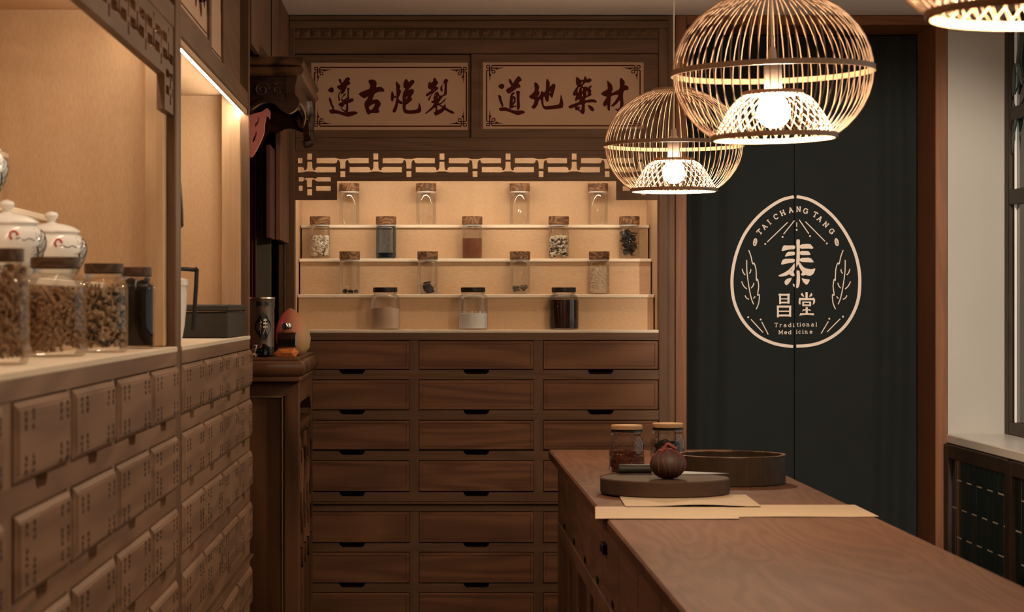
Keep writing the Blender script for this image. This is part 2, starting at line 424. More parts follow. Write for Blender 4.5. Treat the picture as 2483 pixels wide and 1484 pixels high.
# ---- windows: dark wooden casements with leaded leaf glass at the top
def arch_rail(mb, y0, y1, z0, z1, r):            # rail with two rounded corners under it
    pts = [(y0, z1), (y1, z1), (y1, z0 - r)]
    for k in range(1, 7):
        a = math.pi / 2 * k / 6; pts.append((y1 - r + r * math.cos(a), z0 - r + r * math.sin(a)))
    for k in range(0, 7):
        a = math.pi / 2 * k / 6; pts.append((y0 + r - r * math.sin(a), z0 - r + r * math.cos(a)))
    pts.append((y0, z0 - r))
    mb.plate(pts, [], lambda a, b_, c: (c, a, b_), WXW + .004, WXW + .038)
nb = 6; bw = (WY1 - WY0) / nb
wparts = {}
Zr1, Zr2 = E + (748 - 285) / 600 * 1.005, E + (748 - 482) / 600 * 1.005
def window_meshes():
    d = {}
    st = MB().box(WXW, WXW + .06, 0, .062, .893, ZC - .002, .004); d['stile'] = st.mesh('stile')
    d['rail_low'] = MB().box(WXW + .002, WXW + .055, .062, bw - .062, .893, .945, .004).mesh('rail')
    d['rail_top'] = MB().box(WXW + .002, WXW + .055, .062, bw - .062, ZC - .07, ZC - .002, .004).mesh('rail')
    m1 = MB(); arch_rail(m1, .062, bw - .062, Zr1 - .022, Zr1 + .028, .055); d['rail_arch'] = m1.mesh('rail')
    d['rail_mid'] = MB().box(WXW + .002, WXW + .05, .062, bw - .062, Zr2 - .03, Zr2 + .03, .004).mesh('rail')
    d['pane_low'] = MB().box(WXW + .022, WXW + .027, .060, bw - .060, .94, Zr2 - .025).mesh('pane')
    d['pane_mid'] = MB().box(WXW + .022, WXW + .027, .060, bw - .060, Zr2 + .025, Zr1 - .018).mesh('pane')
    d['pane_top'] = MB().box(WXW + .022, WXW + .027, .060, bw - .060, Zr1 + .026, ZC - .068).mesh('pane')
    bars = MB()
    for yy in (.115, bw - .115): bars.box(WXW + .012, WXW + .021, yy, yy + .006, .945, ZC - .07)
    d['glazing_bar'] = bars.mesh('glazing_bar')
    leaf = MB(); prof = []
    for k in range(13):
        t = k / 12; prof.append((t * .135, .021 * math.sin(math.pi * t) ** .7))
    out = [(a, b_) for a, b_ in prof] + [(a, -b_) for a, b_ in reversed(prof[1:-1])]
    leaf.plate(out, [], lambda a, b_, c: (c, b_, a), 0, .006); d['leaf'] = leaf.mesh('leaf')
    tw = MB().tube(catmull([(WXW + .014, bw - .125, 2.34), (WXW + .014, bw - .075, 2.245), (WXW + .014, bw - .16, 2.19), (WXW + .014, bw - .30, 2.25)], 6), .004, 5)
    tw.tube(catmull([(WXW + .014, bw - .085, 2.235), (WXW + .014, bw - .16, 2.285), (WXW + .014, bw - .26, 2.32)], 6), .003, 5)
    d['stem'] = tw.mesh('stem')
    return d
wd = window_meshes()
for i in range(nb):
    root = bpy.data.objects.new('window_%d' % (i + 1), None); COL.objects.link(root); root['kind'] = 'structure'
    root.location = (0, WY1 - bw * (i + 1), 0)
    link('stile', wd['stile'], 'window_wood', root); s2 = link('stile', wd['stile'], 'window_wood', root, loc=(0, bw - .062, 0))
    for k in ('rail_low', 'rail_top', 'rail_arch', 'rail_mid'): link('rail', wd[k], 'window_wood', root)
    for k in ('pane_low', 'pane_mid', 'pane_top'): link('pane', wd[k], 'window_glass', root)
    link('glazing_bar', wd['glazing_bar'], 'sill', root)
    st_ = link('stem', wd['stem'], 'black_iron', root)
    for (dy, z, rot) in ((.098, 2.245, .15), (.100, 2.235, math.pi - .1), (.155, 2.36, .5), (.165, 2.20, math.pi + .6), (.24, 2.28, -.6), (.30, 2.20, math.pi), (.09, 2.02, .1)):
        lf = link('leaf', wd['leaf'], 'leaf_enamel', root, loc=(WXW + .008, bw - dy, z)); lf.rotation_euler = (rot, 0, 0)

# ---------------------------------------------------------------- brush lettering, traced stroke by stroke
ZS1 = 1941 / 170.0
GLYPH = {
 'zun': ((780, 170), [
  [(160,560),(220,500),(275,465),(325,500),(340,555),(325,605),(280,628),(225,605)],
  [(200,760),(240,770),(272,820),(280,890),(305,960),(345,1020),(335,1085),(290,1085),(300,1060),(250,980),(220,890),(200,800)],
  [(200,1105),(310,1075),(420,1105),(500,1130),(590,1165),(700,1170),(740,1150),(850,1140),(950,1140),(1000,1175),(985,1210),(860,1260),(720,1300),(640,1270),(480,1215),(380,1200),(250,1210),(220,1160)],
  [(415,450),(460,430),(530,400),(520,375),(462,290),(475,245),(505,235),(545,270),(545,345),(580,345),(640,255),(690,200),(740,195),(785,225),(790,265),(745,305),(785,325),(800,370),(770,405),(700,425),(690,490),(650,560),(600,580),(550,560),(490,545),(440,500)],
  [(690,510),(740,480),(778,510),(757,560),(752,720),(770,800),(700,820),(712,720),(715,545)],
  [(530,570),(560,600),(500,640),(490,700),(505,830),(505,870),(470,850),(455,770),(465,660),(490,610)],
  [(545,560),(660,540),(640,600),(590,650),(530,690),(540,620)],
  [(680,640),(660,690),(590,740),(560,790),(600,830),(660,790),(715,740),(715,830),(560,880),(530,800),(570,730),(620,660)],
  [(450,950),(530,890),(700,830),(800,785),(860,775),(893,815),(870,870),(760,910),(620,960),(600,1020),(560,1035),(510,1010)],
  [(680,920),(735,910),(737,1010),(738,1100),(720,1180),(640,1160),(570,1120),(520,1050),(530,1020),(555,1060),(610,1105),(660,1110),(675,1090),(678,1000)]], []),
 'gu': ((780, 170), [
  [(1285,300),(1330,262),(1400,255),(1470,275),(1520,330),(1525,390),(1505,480),(1580,460),(1650,462),(1710,510),(1745,575),(1720,600),(1590,600),(1475,640),(1440,720),(1400,830),(1460,815),(1530,805),(1600,850),(1645,930),(1620,990),(1565,1085),(1600,1120),(1590,1170),(1540,1195),(1430,1185),(1340,1200),(1300,1245),(1265,1215),(1210,1090),(1180,960),(1195,880),(1250,820),(1300,715),(1230,765),(1170,785),(1100,740),(1010,660),(1100,600),(1330,520),(1345,430),(1310,360)]],
  [[(1480,920),(1400,955),(1310,1010),(1310,1070),(1350,1110),(1410,1070),(1450,1010)]]),
 'pao': ((940, 170), [
  [(430,400),(455,310),(510,228),(560,290),(595,335),(650,270),(710,270),(755,320),(700,400),(560,560),(620,530),(690,515),(735,570),(720,640),(640,740),(685,790),(660,850),(560,930),(500,970),(495,1060),(540,1110),(650,1115),(790,1090),(840,1060),(855,950),(865,880),(900,950),(925,1030),(935,1110),(900,1180),(800,1200),(650,1215),(500,1205),(440,1160),(410,1060),(415,900),(410,760),(420,640),(500,510),(440,490)],
  [(110,570),(150,610),(175,680),(190,730),(240,690),(230,770),(170,770),(160,850),(130,880),(90,840),(85,780),(95,680)],
  [(220,300),(260,330),(320,390),(360,455),(325,525),(370,560),(375,600),(340,690),(305,750),(305,815),(350,840),(420,890),(400,940),(355,945),(290,905),(280,1000),(240,1130),(180,1190),(130,1150),(150,1080),(200,980),(225,860),(245,740),(240,560),(230,440)]],
  [[(545,720),(500,770),(490,810),(520,790),(550,740)]]),
 'zhi': ((940, 170), [
  [(1310,620),(1385,590),(1420,640),(1430,690),(1470,710),(1560,680),(1570,560),(1575,400),(1560,340),(1520,400),(1510,500),(1530,560),(1500,610),(1465,570),(1450,510),(1470,450),(1500,430),(1540,340),(1570,260),(1620,232),(1690,290),(1650,340),(1640,450),(1640,650),(1620,700),(1540,720),(1500,770),(1440,860),(1400,930),(1480,900),(1560,820),(1600,765),(1612,790),(1590,850),(1500,930),(1450,955),(1540,1000),(1570,960),(1600,890),(1605,1000),(1620,1040),(1700,1090),(1820,1140),(1850,1200),(1790,1215),(1680,1160),(1580,1100),(1520,1170),(1430,1220),(1330,1268),(1300,1240),(1270,1170),(1320,1150),(1325,1020),(1200,1120),(1100,1190),(1040,1220),(1030,1195),(1120,1120),(1240,1000),(1290,920),(1240,920),(1195,880),(1230,855),(1280,830),(1260,780),(1290,690)],
  [(1110,460),(1130,350),(1155,320),(1210,355),(1258,310),(1260,240),(1290,208),(1330,225),(1360,290),(1408,350),(1370,400),(1330,455),(1395,470),(1415,500),(1370,550),(1290,610),(1240,660),(1190,760),(1150,855),(1115,830),(1140,760),(1230,640),(1140,700),(1090,740),(1050,690),(1080,650),(1230,545),(1130,520)]],
  [[(1370,1000),(1375,1110),(1430,1090),(1520,1040),(1440,990),(1395,970)],[(1325,670),(1305,715),(1345,690)],[(1430,715),(1370,760),(1400,772)]]),
 'dao': ((1195, 170), [
  [(545,620),(590,600),(615,660),(560,680),(545,720),(600,720),(640,770),(630,830),(640,870),(600,930),(550,990),(640,975),(660,1000),(580,1030),(510,1060),(480,1090),(455,1030),(465,850),(480,720),(500,660)],
  [(145,450),(185,400),(260,372),(315,410),(318,480),(260,533),(195,505)],
  [(150,685),(200,695),(238,740),(240,800),(265,880),(292,960),(290,1035),(255,1030),(220,940),(175,850),(155,760)],
  [(160,1085),(190,1040),(280,1035),(350,1025),(430,1055),(500,1090),(570,1115),(690,1120),(830,1115),(905,1160),(870,1195),(790,1225),(710,1250),(640,1240),(540,1195),(420,1145),(320,1130),(220,1138)],
  [(360,560),(385,520),(520,440),(470,380),(435,280),(455,230),(495,260),(530,310),(555,375),(590,310),(650,220),(712,155),(770,205),(810,285),(750,315),(710,380),(750,400),(770,455),(740,490),(680,490),(600,555),(540,600),(440,660),(385,620)],
  [(625,595),(720,565),(757,605),(740,660),(742,850),(755,1000),(735,1080),(700,1115),(660,1060),(665,900),(660,660)]],
  [[(560,790),(552,905),(588,860),(580,800)]]),
 'di': ((1195, 170), [
  [(1140,370),(1180,328),(1240,370),(1290,460),(1260,570),(1300,610),(1290,660),(1225,770),(1310,690),(1335,590),(1360,580),(1410,615),(1465,580),(1470,400),(1475,290),(1500,228),(1540,270),(1580,350),(1570,470),(1620,420),(1670,370),(1720,385),(1740,440),(1710,560),(1670,700),(1660,750),(1630,775),(1590,730),(1560,680),(1550,850),(1510,885),(1460,850),(1440,740),(1400,740),(1400,880),(1415,1000),(1600,985),(1820,955),(1850,900),(1870,760),(1885,650),(1910,740),(1940,840),(1955,950),(1940,1040),(1880,1060),(1700,1080),(1450,1100),(1380,1040),(1345,920),(1320,800),(1270,850),(1250,950),(1180,1050),(1130,1085),(1060,1020),(1110,970),(1150,880),(1150,810),(1080,810),(985,735),(1080,660),(1165,570)]],
  [[(1585,590),(1562,620),(1585,640),(1600,610)]]),
 'yao': ((1365, 170), [
  [(355,240),(385,175),(430,215),(490,270),(580,265),(600,160),(650,190),(665,260),(730,220),(800,255),(790,300),(720,355),(630,340),(570,400),(545,440),(560,470),(640,450),(700,490),(770,410),(805,440),(750,520),(795,570),(770,630),(800,680),(770,710),(660,750),(610,800),(620,840),(740,810),(870,805),(940,860),(940,900),(800,890),(610,905),(605,1040),(610,1130),(590,1200),(545,1235),(490,1180),(430,1110),(360,1120),(330,1080),(330,1020),(200,1080),(140,1010),(200,970),(340,920),(460,870),(450,800),(400,830),(350,870),(330,820),(370,700),(290,715),(270,650),(320,550),(400,450),(360,370)],
  [(690,965),(760,980),(830,1020),(872,1100),(850,1140),(790,1140),(740,1080),(700,1020)]],
  [[(430,470),(490,475),(450,520),(430,630),(398,600)],[(520,500),(555,510),(550,590),(522,560)],[(530,650),(558,690),(550,740),(522,700)],[(640,580),(688,590),(688,690),(652,715)],[(520,950),(520,1020),(500,1120),(445,1075),(490,1010),(380,1010),(440,970)],[(540,305),(552,330),(520,400),(503,370)]]),
 'cai': ((1365, 170), [
  [(1220,300),(1245,290),(1300,350),(1360,400),(1365,450),(1390,510),(1360,590),(1340,640),(1440,590),(1570,530),(1575,400),(1570,270),(1605,205),(1650,240),(1720,320),(1700,420),(1760,418),(1820,470),(1815,540),(1780,560),(1710,560),(1670,610),(1665,760),(1680,900),(1670,1050),(1600,1150),(1540,1170),(1420,1060),(1520,1085),(1575,1040),(1585,930),(1580,820),(1500,930),(1380,1020),(1330,1000),(1340,970),(1440,870),(1550,680),(1440,690),(1330,720),(1320,850),(1310,1000),(1300,1120),(1270,1140),(1225,1060),(1230,950),(1180,1000),(1140,1010),(1105,950),(1120,890),(1180,800),(1220,740),(1130,720),(1040,660),(1120,590),(1245,530),(1230,400)]], []),
}
def glyph_into(mb, key, fn):
    (ox, oy), outs, holes = GLYPH[key]
    conv = lambda l: smooth_poly([(ox + x / ZS1, oy + y / ZS1) for x, y in l], 2)
    for i, o_ in enumerate(outs):
        mb.flat(conv(o_), [conv(h) for h in holes] if i == 0 else [], fn)
def sign_border(mb, u0, v0, u1, v1, fn):
    """line border with knotted corners; u0.. are the border line in px."""
    w = 3.0
    def ln(pts, ww=w): mb.ribbon(pts, ww, fn)
    k = 20
    for (a, sx) in ((u0, 1), (u1, -1)):
        for (b_, sy) in ((v0, 1), (v1, -1)):
            q = lambda x, y: (a + sx * x, b_ + sy * y)
            for sq in ((0, 0, 7.5, 6), (6.5, 5, 14, 12), (13, 11, 20, 18)):
                if sq[0] == 6.5: continue
                x0, y0, x1, y1 = sq
                for s_ in ([(x0, y0), (x1, y0)], [(x1, y0), (x1, y1)], [(x1, y1), (x0, y1)], [(x0, y1), (x0, y0)]): ln([q(*p) for p in s_], 2.2)
            ln([q(0, 11), q(13, 11)], 2.2); ln([q(12.5, 0), q(12.5, 11)], 2.2); ln([q(7, 6), q(7, 26)], 2.2); ln([q(7, 6), q(26, 6)], 2.2)
            mb.flat([q(16, 5), q(42, 5), q(26, 8.5), q(25, 11), q(22, 8.5)], [], fn)
            mb.flat([q(7, 16), q(7, 40), q(9.5, 25), q(12.5, 23), q(9.5, 21)], [], fn)
    ln([(u0 + 13, v0), (u1 - 13, v0)]); ln([(u0 + 13, v1), (u1 - 13, v1)])
    ln([(u0, v0 + 11), (u0, v1 - 11)]); ln([(u1, v0 + 11), (u1, v1 - 11)])

# ---------------------------------------------------------------- cabinets of drawers with a lit niche
def dz(v): return E - (v - 748) / 600.0
ROWS = [(827, 895), (922, 993), (1020, 1090), (1118, 1191), (1242, 1315), (1340, 1413), (1438, 1510)]
RAILS = [(897, 920), (995, 1018), (1093, 1116), (1193.5, 1216), (1317, 1338), (1415, 1436), (1512, 1536)]
SHELF_Z = [E + .0584, E + .2075, E + .3524]
def drawer_mesh(w, h, steps):
    mb = MB(); vs = []; fs = []
    for ins, y in steps: vs += [(ins, y, ins), (w - ins, y, ins), (w - ins, y, h - ins), (ins, y, h - ins)]
    n = len(steps)
    for i in range(n - 1):
        for k in range(4): fs.append((i * 4 + k, i * 4 + (k + 1) % 4, i * 4 + 4 + (k + 1) % 4, i * 4 + 4 + k))
    fs.append(tuple((n - 1) * 4 + k for k in range(4)))
    return mb.add(vs, fs).mesh('drawer')
def lattice_board(W, per, drop):
    """fretwork valance as outline + holes in photo-zoom units (3.0909 per px at 600 px/m)."""
    k = 1 / 3.0909 / 600.0
    def cv(x, y): return (x, E - (340 + y / 3.0909 - 748) / 600.0)
    holes = []
    n = int(W / per) + 1
    sc = per / (497 * k)
    B = [(-197, 132), (-60, 130), (-25, 138), (25, 138), (60, 130), (195, 132), (195, 172), (60, 173), (44, 166), (42, 150), (30, 147), (20, 165), (18, 212), (-18, 212), (-20, 165), (-30, 147), (-42, 150), (-44, 166), (-60, 173), (-197, 172)]
    A = [(x, 371 - y) for x, y in B]
    sq = lambda cx_, y0, y1: [(cx_ - 18 , y0), (cx_ + 18, y0), (cx_ + 18, y1), (cx_ - 18, y1)]
    d_ = 105.0 * 3.0909                            # width of the hanging ends
    for i in range(-1, n + 1):
        cxA = i * per + .0597
        def put(poly, cx_):
            q = [(cx_ + x * k * sc, y) for x, y in poly]
            for lim, sg in ((.012, 1), (W - .012, -1)):
                r_ = []
                for i_ in range(len(q)):
                    p_, n_ = q[i_], q[(i_ + 1) % len(q)]
                    ip, inn = (p_[0] - lim) * sg >= 0, (n_[0] - lim) * sg >= 0
                    if ip: r_.append(p_)
                    if ip != inn:
                        t_ = (lim - p_[0]) / (n_[0] - p_[0]); r_.append((lim, p_[1] + (n_[1] - p_[1]) * t_))
                q = r_
                if len(q) < 3: return
            if max(p_[0] for p_ in q) - min(p_[0] for p_ in q) < .008: return
            holes.append([cv(x, y) for x, y in q])
        if .02 < cxA < W - .02: put(A, cxA); put(sq(0, 97, 145), cxA)
        cxB = cxA + per / 2
        if cxB < W - .02: put(B, cxB)
        if .02 < cxB < W - .02: put(sq(0, 230, 275), cxB)
    zt, zm, zb = dz(366), dz(438.5), dz(484.5)
    dw = .170
    if drop:
        for side in (0, 1):
            m_ = (lambda x: x) if side == 0 else (lambda x: W - x)
            cx_ = .0585
            T = [(-80, 275), (-44, 275), (-42, 288), (-25, 280), (25, 280), (42, 288), (60, 275), (160, 275), (160, 308), (60, 308), (44, 300), (30, 290), (20, 300), (18, 350), (-18, 350), (-20, 300), (-30, 290), (-44, 300), (-50, 308), (-80, 308)]
            for poly in (T, [(-80, 340), (-50, 340), (-50, 378), (-80, 378)], [(50, 342), (160, 342), (160, 378), (50, 378)], [(-17, 365), (20, 365), (20, 412), (-17, 412)]):
                holes.append([cv(m_(cx_ + x * k * 1.0), y) for x, y in poly])
        outer = [(0, zt), (W, zt), (W, zb), (W - dw, zb), (W - dw, zm), (dw, zm), (dw, zb), (0, zb)]
    else: outer = [(0, zt), (W, zt), (W, zm), (0, zm)]
    return outer, holes
def cabinet(name, label, cat, loc, rz, W, lw, rw, fx, fw, depth, steps, ys, dwood, ztop, lattice_n, strip_mat, strip_y, letters=False):
    root = thing(name, label, cat, loc, rz); ncol = len(fx)
    inx0, inx1 = lw, W - rw
    fX, fZ = 'frame_wood_X', 'frame_wood_Z'
    for a, b_ in ((0, lw), (W - rw, W)):
        p_ = MB().box(a, b_, 0, .06, 0, ztop, .003)
        if min(lw, rw) > .05:                      # beaded edge on a wide post
            xb = a + (b_ - a) * (.62 if a > 0 else .38)
            p_.box(xb - .004, xb + .004, -.004, .001, .03, ztop, .002)
        p_.build('post', fZ, root)
    for a in (0, W - .018): MB().box(a + .001, a + .017, .061, depth, 0, ztop).build('side_panel', fZ, root)
    MB().box(.018, W - .018, depth - .012, depth, 0, ztop).build('back_panel', fZ, root)
    MB().box(.018, W - .018, .036, .045, .05, dz(803)).build('shade_backing', 'gap', root)  # near-black sheet that paints the shade seen through the notches
    MB().box(lw, W - rw, .012, .06, 0, dz(1537), .003).build('plinth', fX, root)
    # niche lining
    zl, zc = dz(800), E + .68
    for x in (inx0 - .012, inx1): MB().box(x, x + .012, .062, depth - .013, zl - .02, zc).build('niche_side', 'niche_wood_Z', root)
    MB().box(inx0, inx1, depth - .026, depth - .013, zl, zc).build('niche_back', 'niche_wood_Z', root)
    MB().box(inx0, inx1, .020, depth - .026, zc, zc + .012).build('niche_ceiling', 'niche_wood_X', root)
    MB().box(inx0, inx1, -.003, depth - .026, zl - .012, zl, .0015).build('ledge', 'lit_ledge_wood', root)
    for yf, z in zip(ys, SHELF_Z):
        MB().box(inx0 + .002, inx1 - .002, yf, depth - .027, z - .014, z, .0025).build('shelf', 'lit_ledge_wood', root)
    lev = [zl] + SHELF_Z
    for i, yf in enumerate(ys):
        MB().box(inx0 + .006, inx1 - .006, yf + .010, yf + .020, lev[i] + .0005, lev[i + 1] - .0145).build('riser', 'niche_wood_X', root)
    # rails with finger notches
    cxs = [a + fw / 2 for a in fx]
    def rail(z1, z0, notch, y0=0., y1=.034):
        pts = [(inx0, z0), (inx1, z0), (inx1, z1)]
        if notch:
            for c in reversed(cxs):
                h_ = .0175; a, b_ = .053, .040
                pts += [(c + a, z1), (c + a - .004, z1 - h_ * .55), (c + b_, z1 - h_), (c - b_, z1 - h_), (c - a + .004, z1 - h_ * .55), (c - a, z1)]
        pts.append((inx0, z1))
        MB().plate(pts, [], lambda a, b_, c: (a, c, b_), y0, y1).build('rail', fX if not letters else 'herb_wood_X', root)
    rail(dz(803.5), dz(825), False, -.001)
    for v0, v1 in RAILS: rail(dz(v0), dz(v1), True)
    rail(dz(1223), dz(1240), False)
    MB().box(inx0 - .004, W - rw + .004, -.014, .03, dz(1222), dz(1217.5), .0015).build('seam_moulding', fX, root)
    for i in range(ncol + 1):
        x0 = inx0 if i == 0 else fx[i - 1] + fw + .0015
        x1 = inx1 if i == ncol else fx[i] - .0015
        if x1 - x0 < .004: continue
        for (v0, v1) in ((826, 1216), (1241, 1512)): MB().box(x0, x1, .001, .034, dz(v1), dz(v0)).build('stile', fZ if not letters else 'herb_wood_Z', root)
    # drawers
    dm = {}
    variants = []
    for r, (v0, v1) in enumerate(ROWS):
        h = dz(v0) - dz(v1); hk = round(h, 3)
        if hk not in dm: dm[hk] = drawer_mesh(fw, h, steps)
        for c in range(ncol):
            o_ = link('drawer', dm[hk], dwood, root, loc=(fx[c], random.uniform(-.0012, .0006), dz(v1)))
            if letters:
                if len(variants) < 9:
                    rnd = random.Random(len(variants) * 7 + 3); mb = MB(); yy = steps[-1][1]
                    three = len(variants) > 3
                    for fq in (.124, .255, .775, .905):
                        if three: grp = ((.10, 2), (.40, 3), (.70, 2)) if rnd.random() < .75 else ((.10, 3), (.55, 4))
                        else: grp = ((.10, 3), (.66, 3))
                        for fz, nch in grp:
                            for q in range(nch):
                                pseudo_glyph_xz(mb, fq * fw - .010, (1 - fz) * h - .0100 * (q + 1), .0205, .0094, rnd, yy)
                    variants.append(mb.mesh('lettering'))
                me = variants[(r * 3 + c * 5 + r * c) % len(variants)] if not (r == 0 and c < ncol - 1) else variants[c % 4]
                link('lettering', me, 'ink', o_)['kind'] = 'stuff'
    # head of the niche
    MB().box(inx0, inx1, .004, .040, dz(366), dz(333), .003).build('header', fX, root)
    if lattice_n:
        o_, hs = lattice_board(inx1 - inx0, lattice_n, True)
        MB().plate(o_, hs, lambda a, b_, c: (a + inx0, c, b_), .006, .024).build('valance', fX, root)
    sl = MB().box(inx0 + .01, inx1 - .01, strip_y, strip_y + (.010 if lattice_n else .006), dz(366) + (.0005 if lattice_n else -.0145), dz(366) + (.0085 if lattice_n else -.0075)).build('light_strip', strip_mat, root, 'glowing warm white light strip')
    return root
def pseudo_glyph_xz(mb, x, z, sx, sz, rnd, y):
    def bar(x0, x1, z0, z1): mb.box(x + x0 * sx, x + x1 * sx, y - .0006, y + .0001, z + z0 * sz, z + z1 * sz)
    for q in range(rnd.choice((2, 2, 3))):
        zz = rnd.uniform(.05, .8); bar(rnd.uniform(0, .2), rnd.uniform(.75, 1), zz, zz + .16)
    for q in range(rnd.choice((1, 2, 2))):
        xx = rnd.uniform(.1, .75); bar(xx, xx + .17, rnd.uniform(0, .25), rnd.uniform(.7, 1))

STEP_FLAT = [(0, .030), (0, .0005), (.0015, -.001), (.011, -.001), (.0125, .0015), (.014, .0005)]
STEP_PROUD = [(0, .030), (0, -.0015), (.0085, -.0070), (.0105, -.0066), (.0125, -.0090)]
# -- the cabinet across the end of the room
XB0 = XH(675, YF)
WB = XH(1637, YF) - XB0
# -- the cabinet across the end of the room
XB0 = XH(675, YF)
WB = XH(1637, YF) - XB0
back_cab = cabinet('display_cabinet', 'tall wooden cabinet of plain drawers with a lit jar niche and calligraphy signs', 'cabinet',
                   (XB0, YF, 0), 0, WB, .0665, .0665, [.067 + .5025 * i for i in range(3)], .4615, .535, STEP_FLAT, [.146, .263, .380], 'drawer_wood_X', ZC - .002, .2675, 'led_far', .041)
def lp(u, v, y=0.):                                # photo pixel -> local point of the back cabinet at local depth y
    p = P(u, v, YF + y); return (p.x - XB0, p.z)
X0, X1 = .0665, WB - .0665
def bbox_(name, mat, u0, u1, v0, v1, y0, y1, c=.003, parent=None):
    (a, zt) = lp(u0, v0); (b_, zb) = lp(u1, v1)
    return MB().box(a, b_, y0, y1, zb, zt, c).build(name, mat, parent or back_cab)
bbox_('cornice', 'frame_wood_X', 701, 1622, 38.5, 49, -.012, .06)
bbox_('cornice', 'frame_wood_X', 701, 1622, 49.5, 69, -.006, .06)
frieze = bbox_('frieze', 'frame_wood_X', 701, 1597, 69.5, 93, .010, .06, 0)
d_ = MB(); w_ = .0375; h_ = .034
vs = []
for ins, y in ((0, .0), (0, -.004), (.010, -.008), (.012, -.0125)): vs += [(ins, y, ins), (w_ - ins, y, ins), (w_ - ins, y, h_ - ins), (ins, y, h_ - ins)]
d_.add(vs, [(i * 4 + k, i * 4 + (k + 1) % 4, i * 4 + 4 + (k + 1) % 4, i * 4 + 4 + k) for i in range(3) for k in range(4)] + [(12, 13, 14, 15)])
dent = d_.mesh('dentil')
for k in range(36):
    a, zb = lp(703 + k * 25.6, 91.5)
    if 703 + k * 25.6 < 1575: link('dentil', dent, 'frame_wood_X', frieze, loc=(a, .010, zb))
bbox_('upper_board', 'frame_wood_X', 714, 1597, 94, 129, .004, .05)
MB().box(X0, X1, .20, .21, E + .70, ZC - .01).build('cupboard_back', 'gap', back_cab)
def sliding_door(u0, u1, su0, sv0, su1, sv1, bu, y, keys, parent, nm='sliding_door'):
    a, zt = lp(u0, 131); b_, zb = lp(u1, 333)
    sa, st = lp(su0, sv0, y + .008); sb, sbm = lp(su1, sv1, y + .008)
    dr = MB().plate([(a, zb), (b_, zb), (b_, zt), (a, zt)], [[(sa, sbm), (sb, sbm), (sb, st), (sa, st)]], lambda p, q, c: (p, c, q), y, y + .018)
    dr.plate([(sa - .012, sbm - .012), (sb + .012, sbm - .012), (sb + .012, st + .012), (sa - .012, st + .012)], [[(sa, sbm), (sb, sbm), (sb, st), (sa, st)]], lambda p, q, c: (p, c, q), y - .003, y + .001)
    dr = dr.build(nm, 'frame_wood_X', parent)
    MB().box(sa, sb, y + .008, y + .014, sbm, st).build('sign_board', 'sign_board', dr, 'tan sign board with dark red brush calligraphy')
    fn = lambda u, v: (lp(u, v, y + .0072)[0], y + .0072, lp(u, v, y + .0072)[1])
    mb = MB()
    for k_ in keys: glyph_into(mb, k_, fn)
    mb.build('lettering', 'sign_red', dr)
    mb = MB(); sign_border(mb, *bu, fn); mb.build('border_print', 'sign_red', dr)
    return dr
sliding_door(716, 1143, 755, 152, 1137, 316, (763, 163.5, 1131, 306), .030, ('zun', 'gu', 'pao', 'zhi'), back_cab)
sliding_door(1143, 1596, 1171, 151, 1561, 313, (1180, 159, 1552, 305), .010, ('dao', 'di', 'yao', 'cai'), back_cab)

# -- the two herb cabinets along the left side, facing the counter
XL = -.58
R90 = math.pi / 2
herb1 = cabinet('herb_cabinet', 'wooden herb cabinet of lettered drawers with fretwork valance, holding the porcelain and twig jars', 'cabinet',
                (XL, 2.036, 0), R90, 3.204, .026, .078, [.030, .543] + [1.107 + .512 * i for i in range(4)], .470, .52, STEP_PROUD, [.158, .272, .380], 'herb_wood_X', ZC - .002, .2675, 'led_near', .041, letters=True)
herb2 = cabinet('herb_cabinet', 'wooden herb cabinet of lettered drawers with an open niche, holding the dark box', 'cabinet',
                (XL, 5.243, 0), R90, 2.025, .022, .022, [.025 + .505 * i for i in range(4)], .472, .52, STEP_PROUD, [.300, .360, .420], 'herb_wood_X', ZC - .002, 0, 'led_open', .0195, letters=True)
for o_ in list(herb2.children):                    # this niche is open, without the stepped shelves
    if o_.name.startswith(('shelf', 'riser')): bpy.data.objects.remove(o_)
# end posts of pale wood seen inside the niches
MB().box(3.204 - .078 - .052, 3.204 - .0785, .022, .066, dz(799), E + .679, .002).build('niche_post', 'post_wood', herb1)
MB().box(2.025 - .022 - .05, 2.025 - .0225, .026, .085, dz(799), E + .679, .002).build('niche_post', 'post_wood', herb2)
MB().box(.0225, 2.0025, .008, .018, dz(366) - .016, dz(366) - .0006, .0015).build('lamp_pelmet', 'niche_wood_X', herb2)
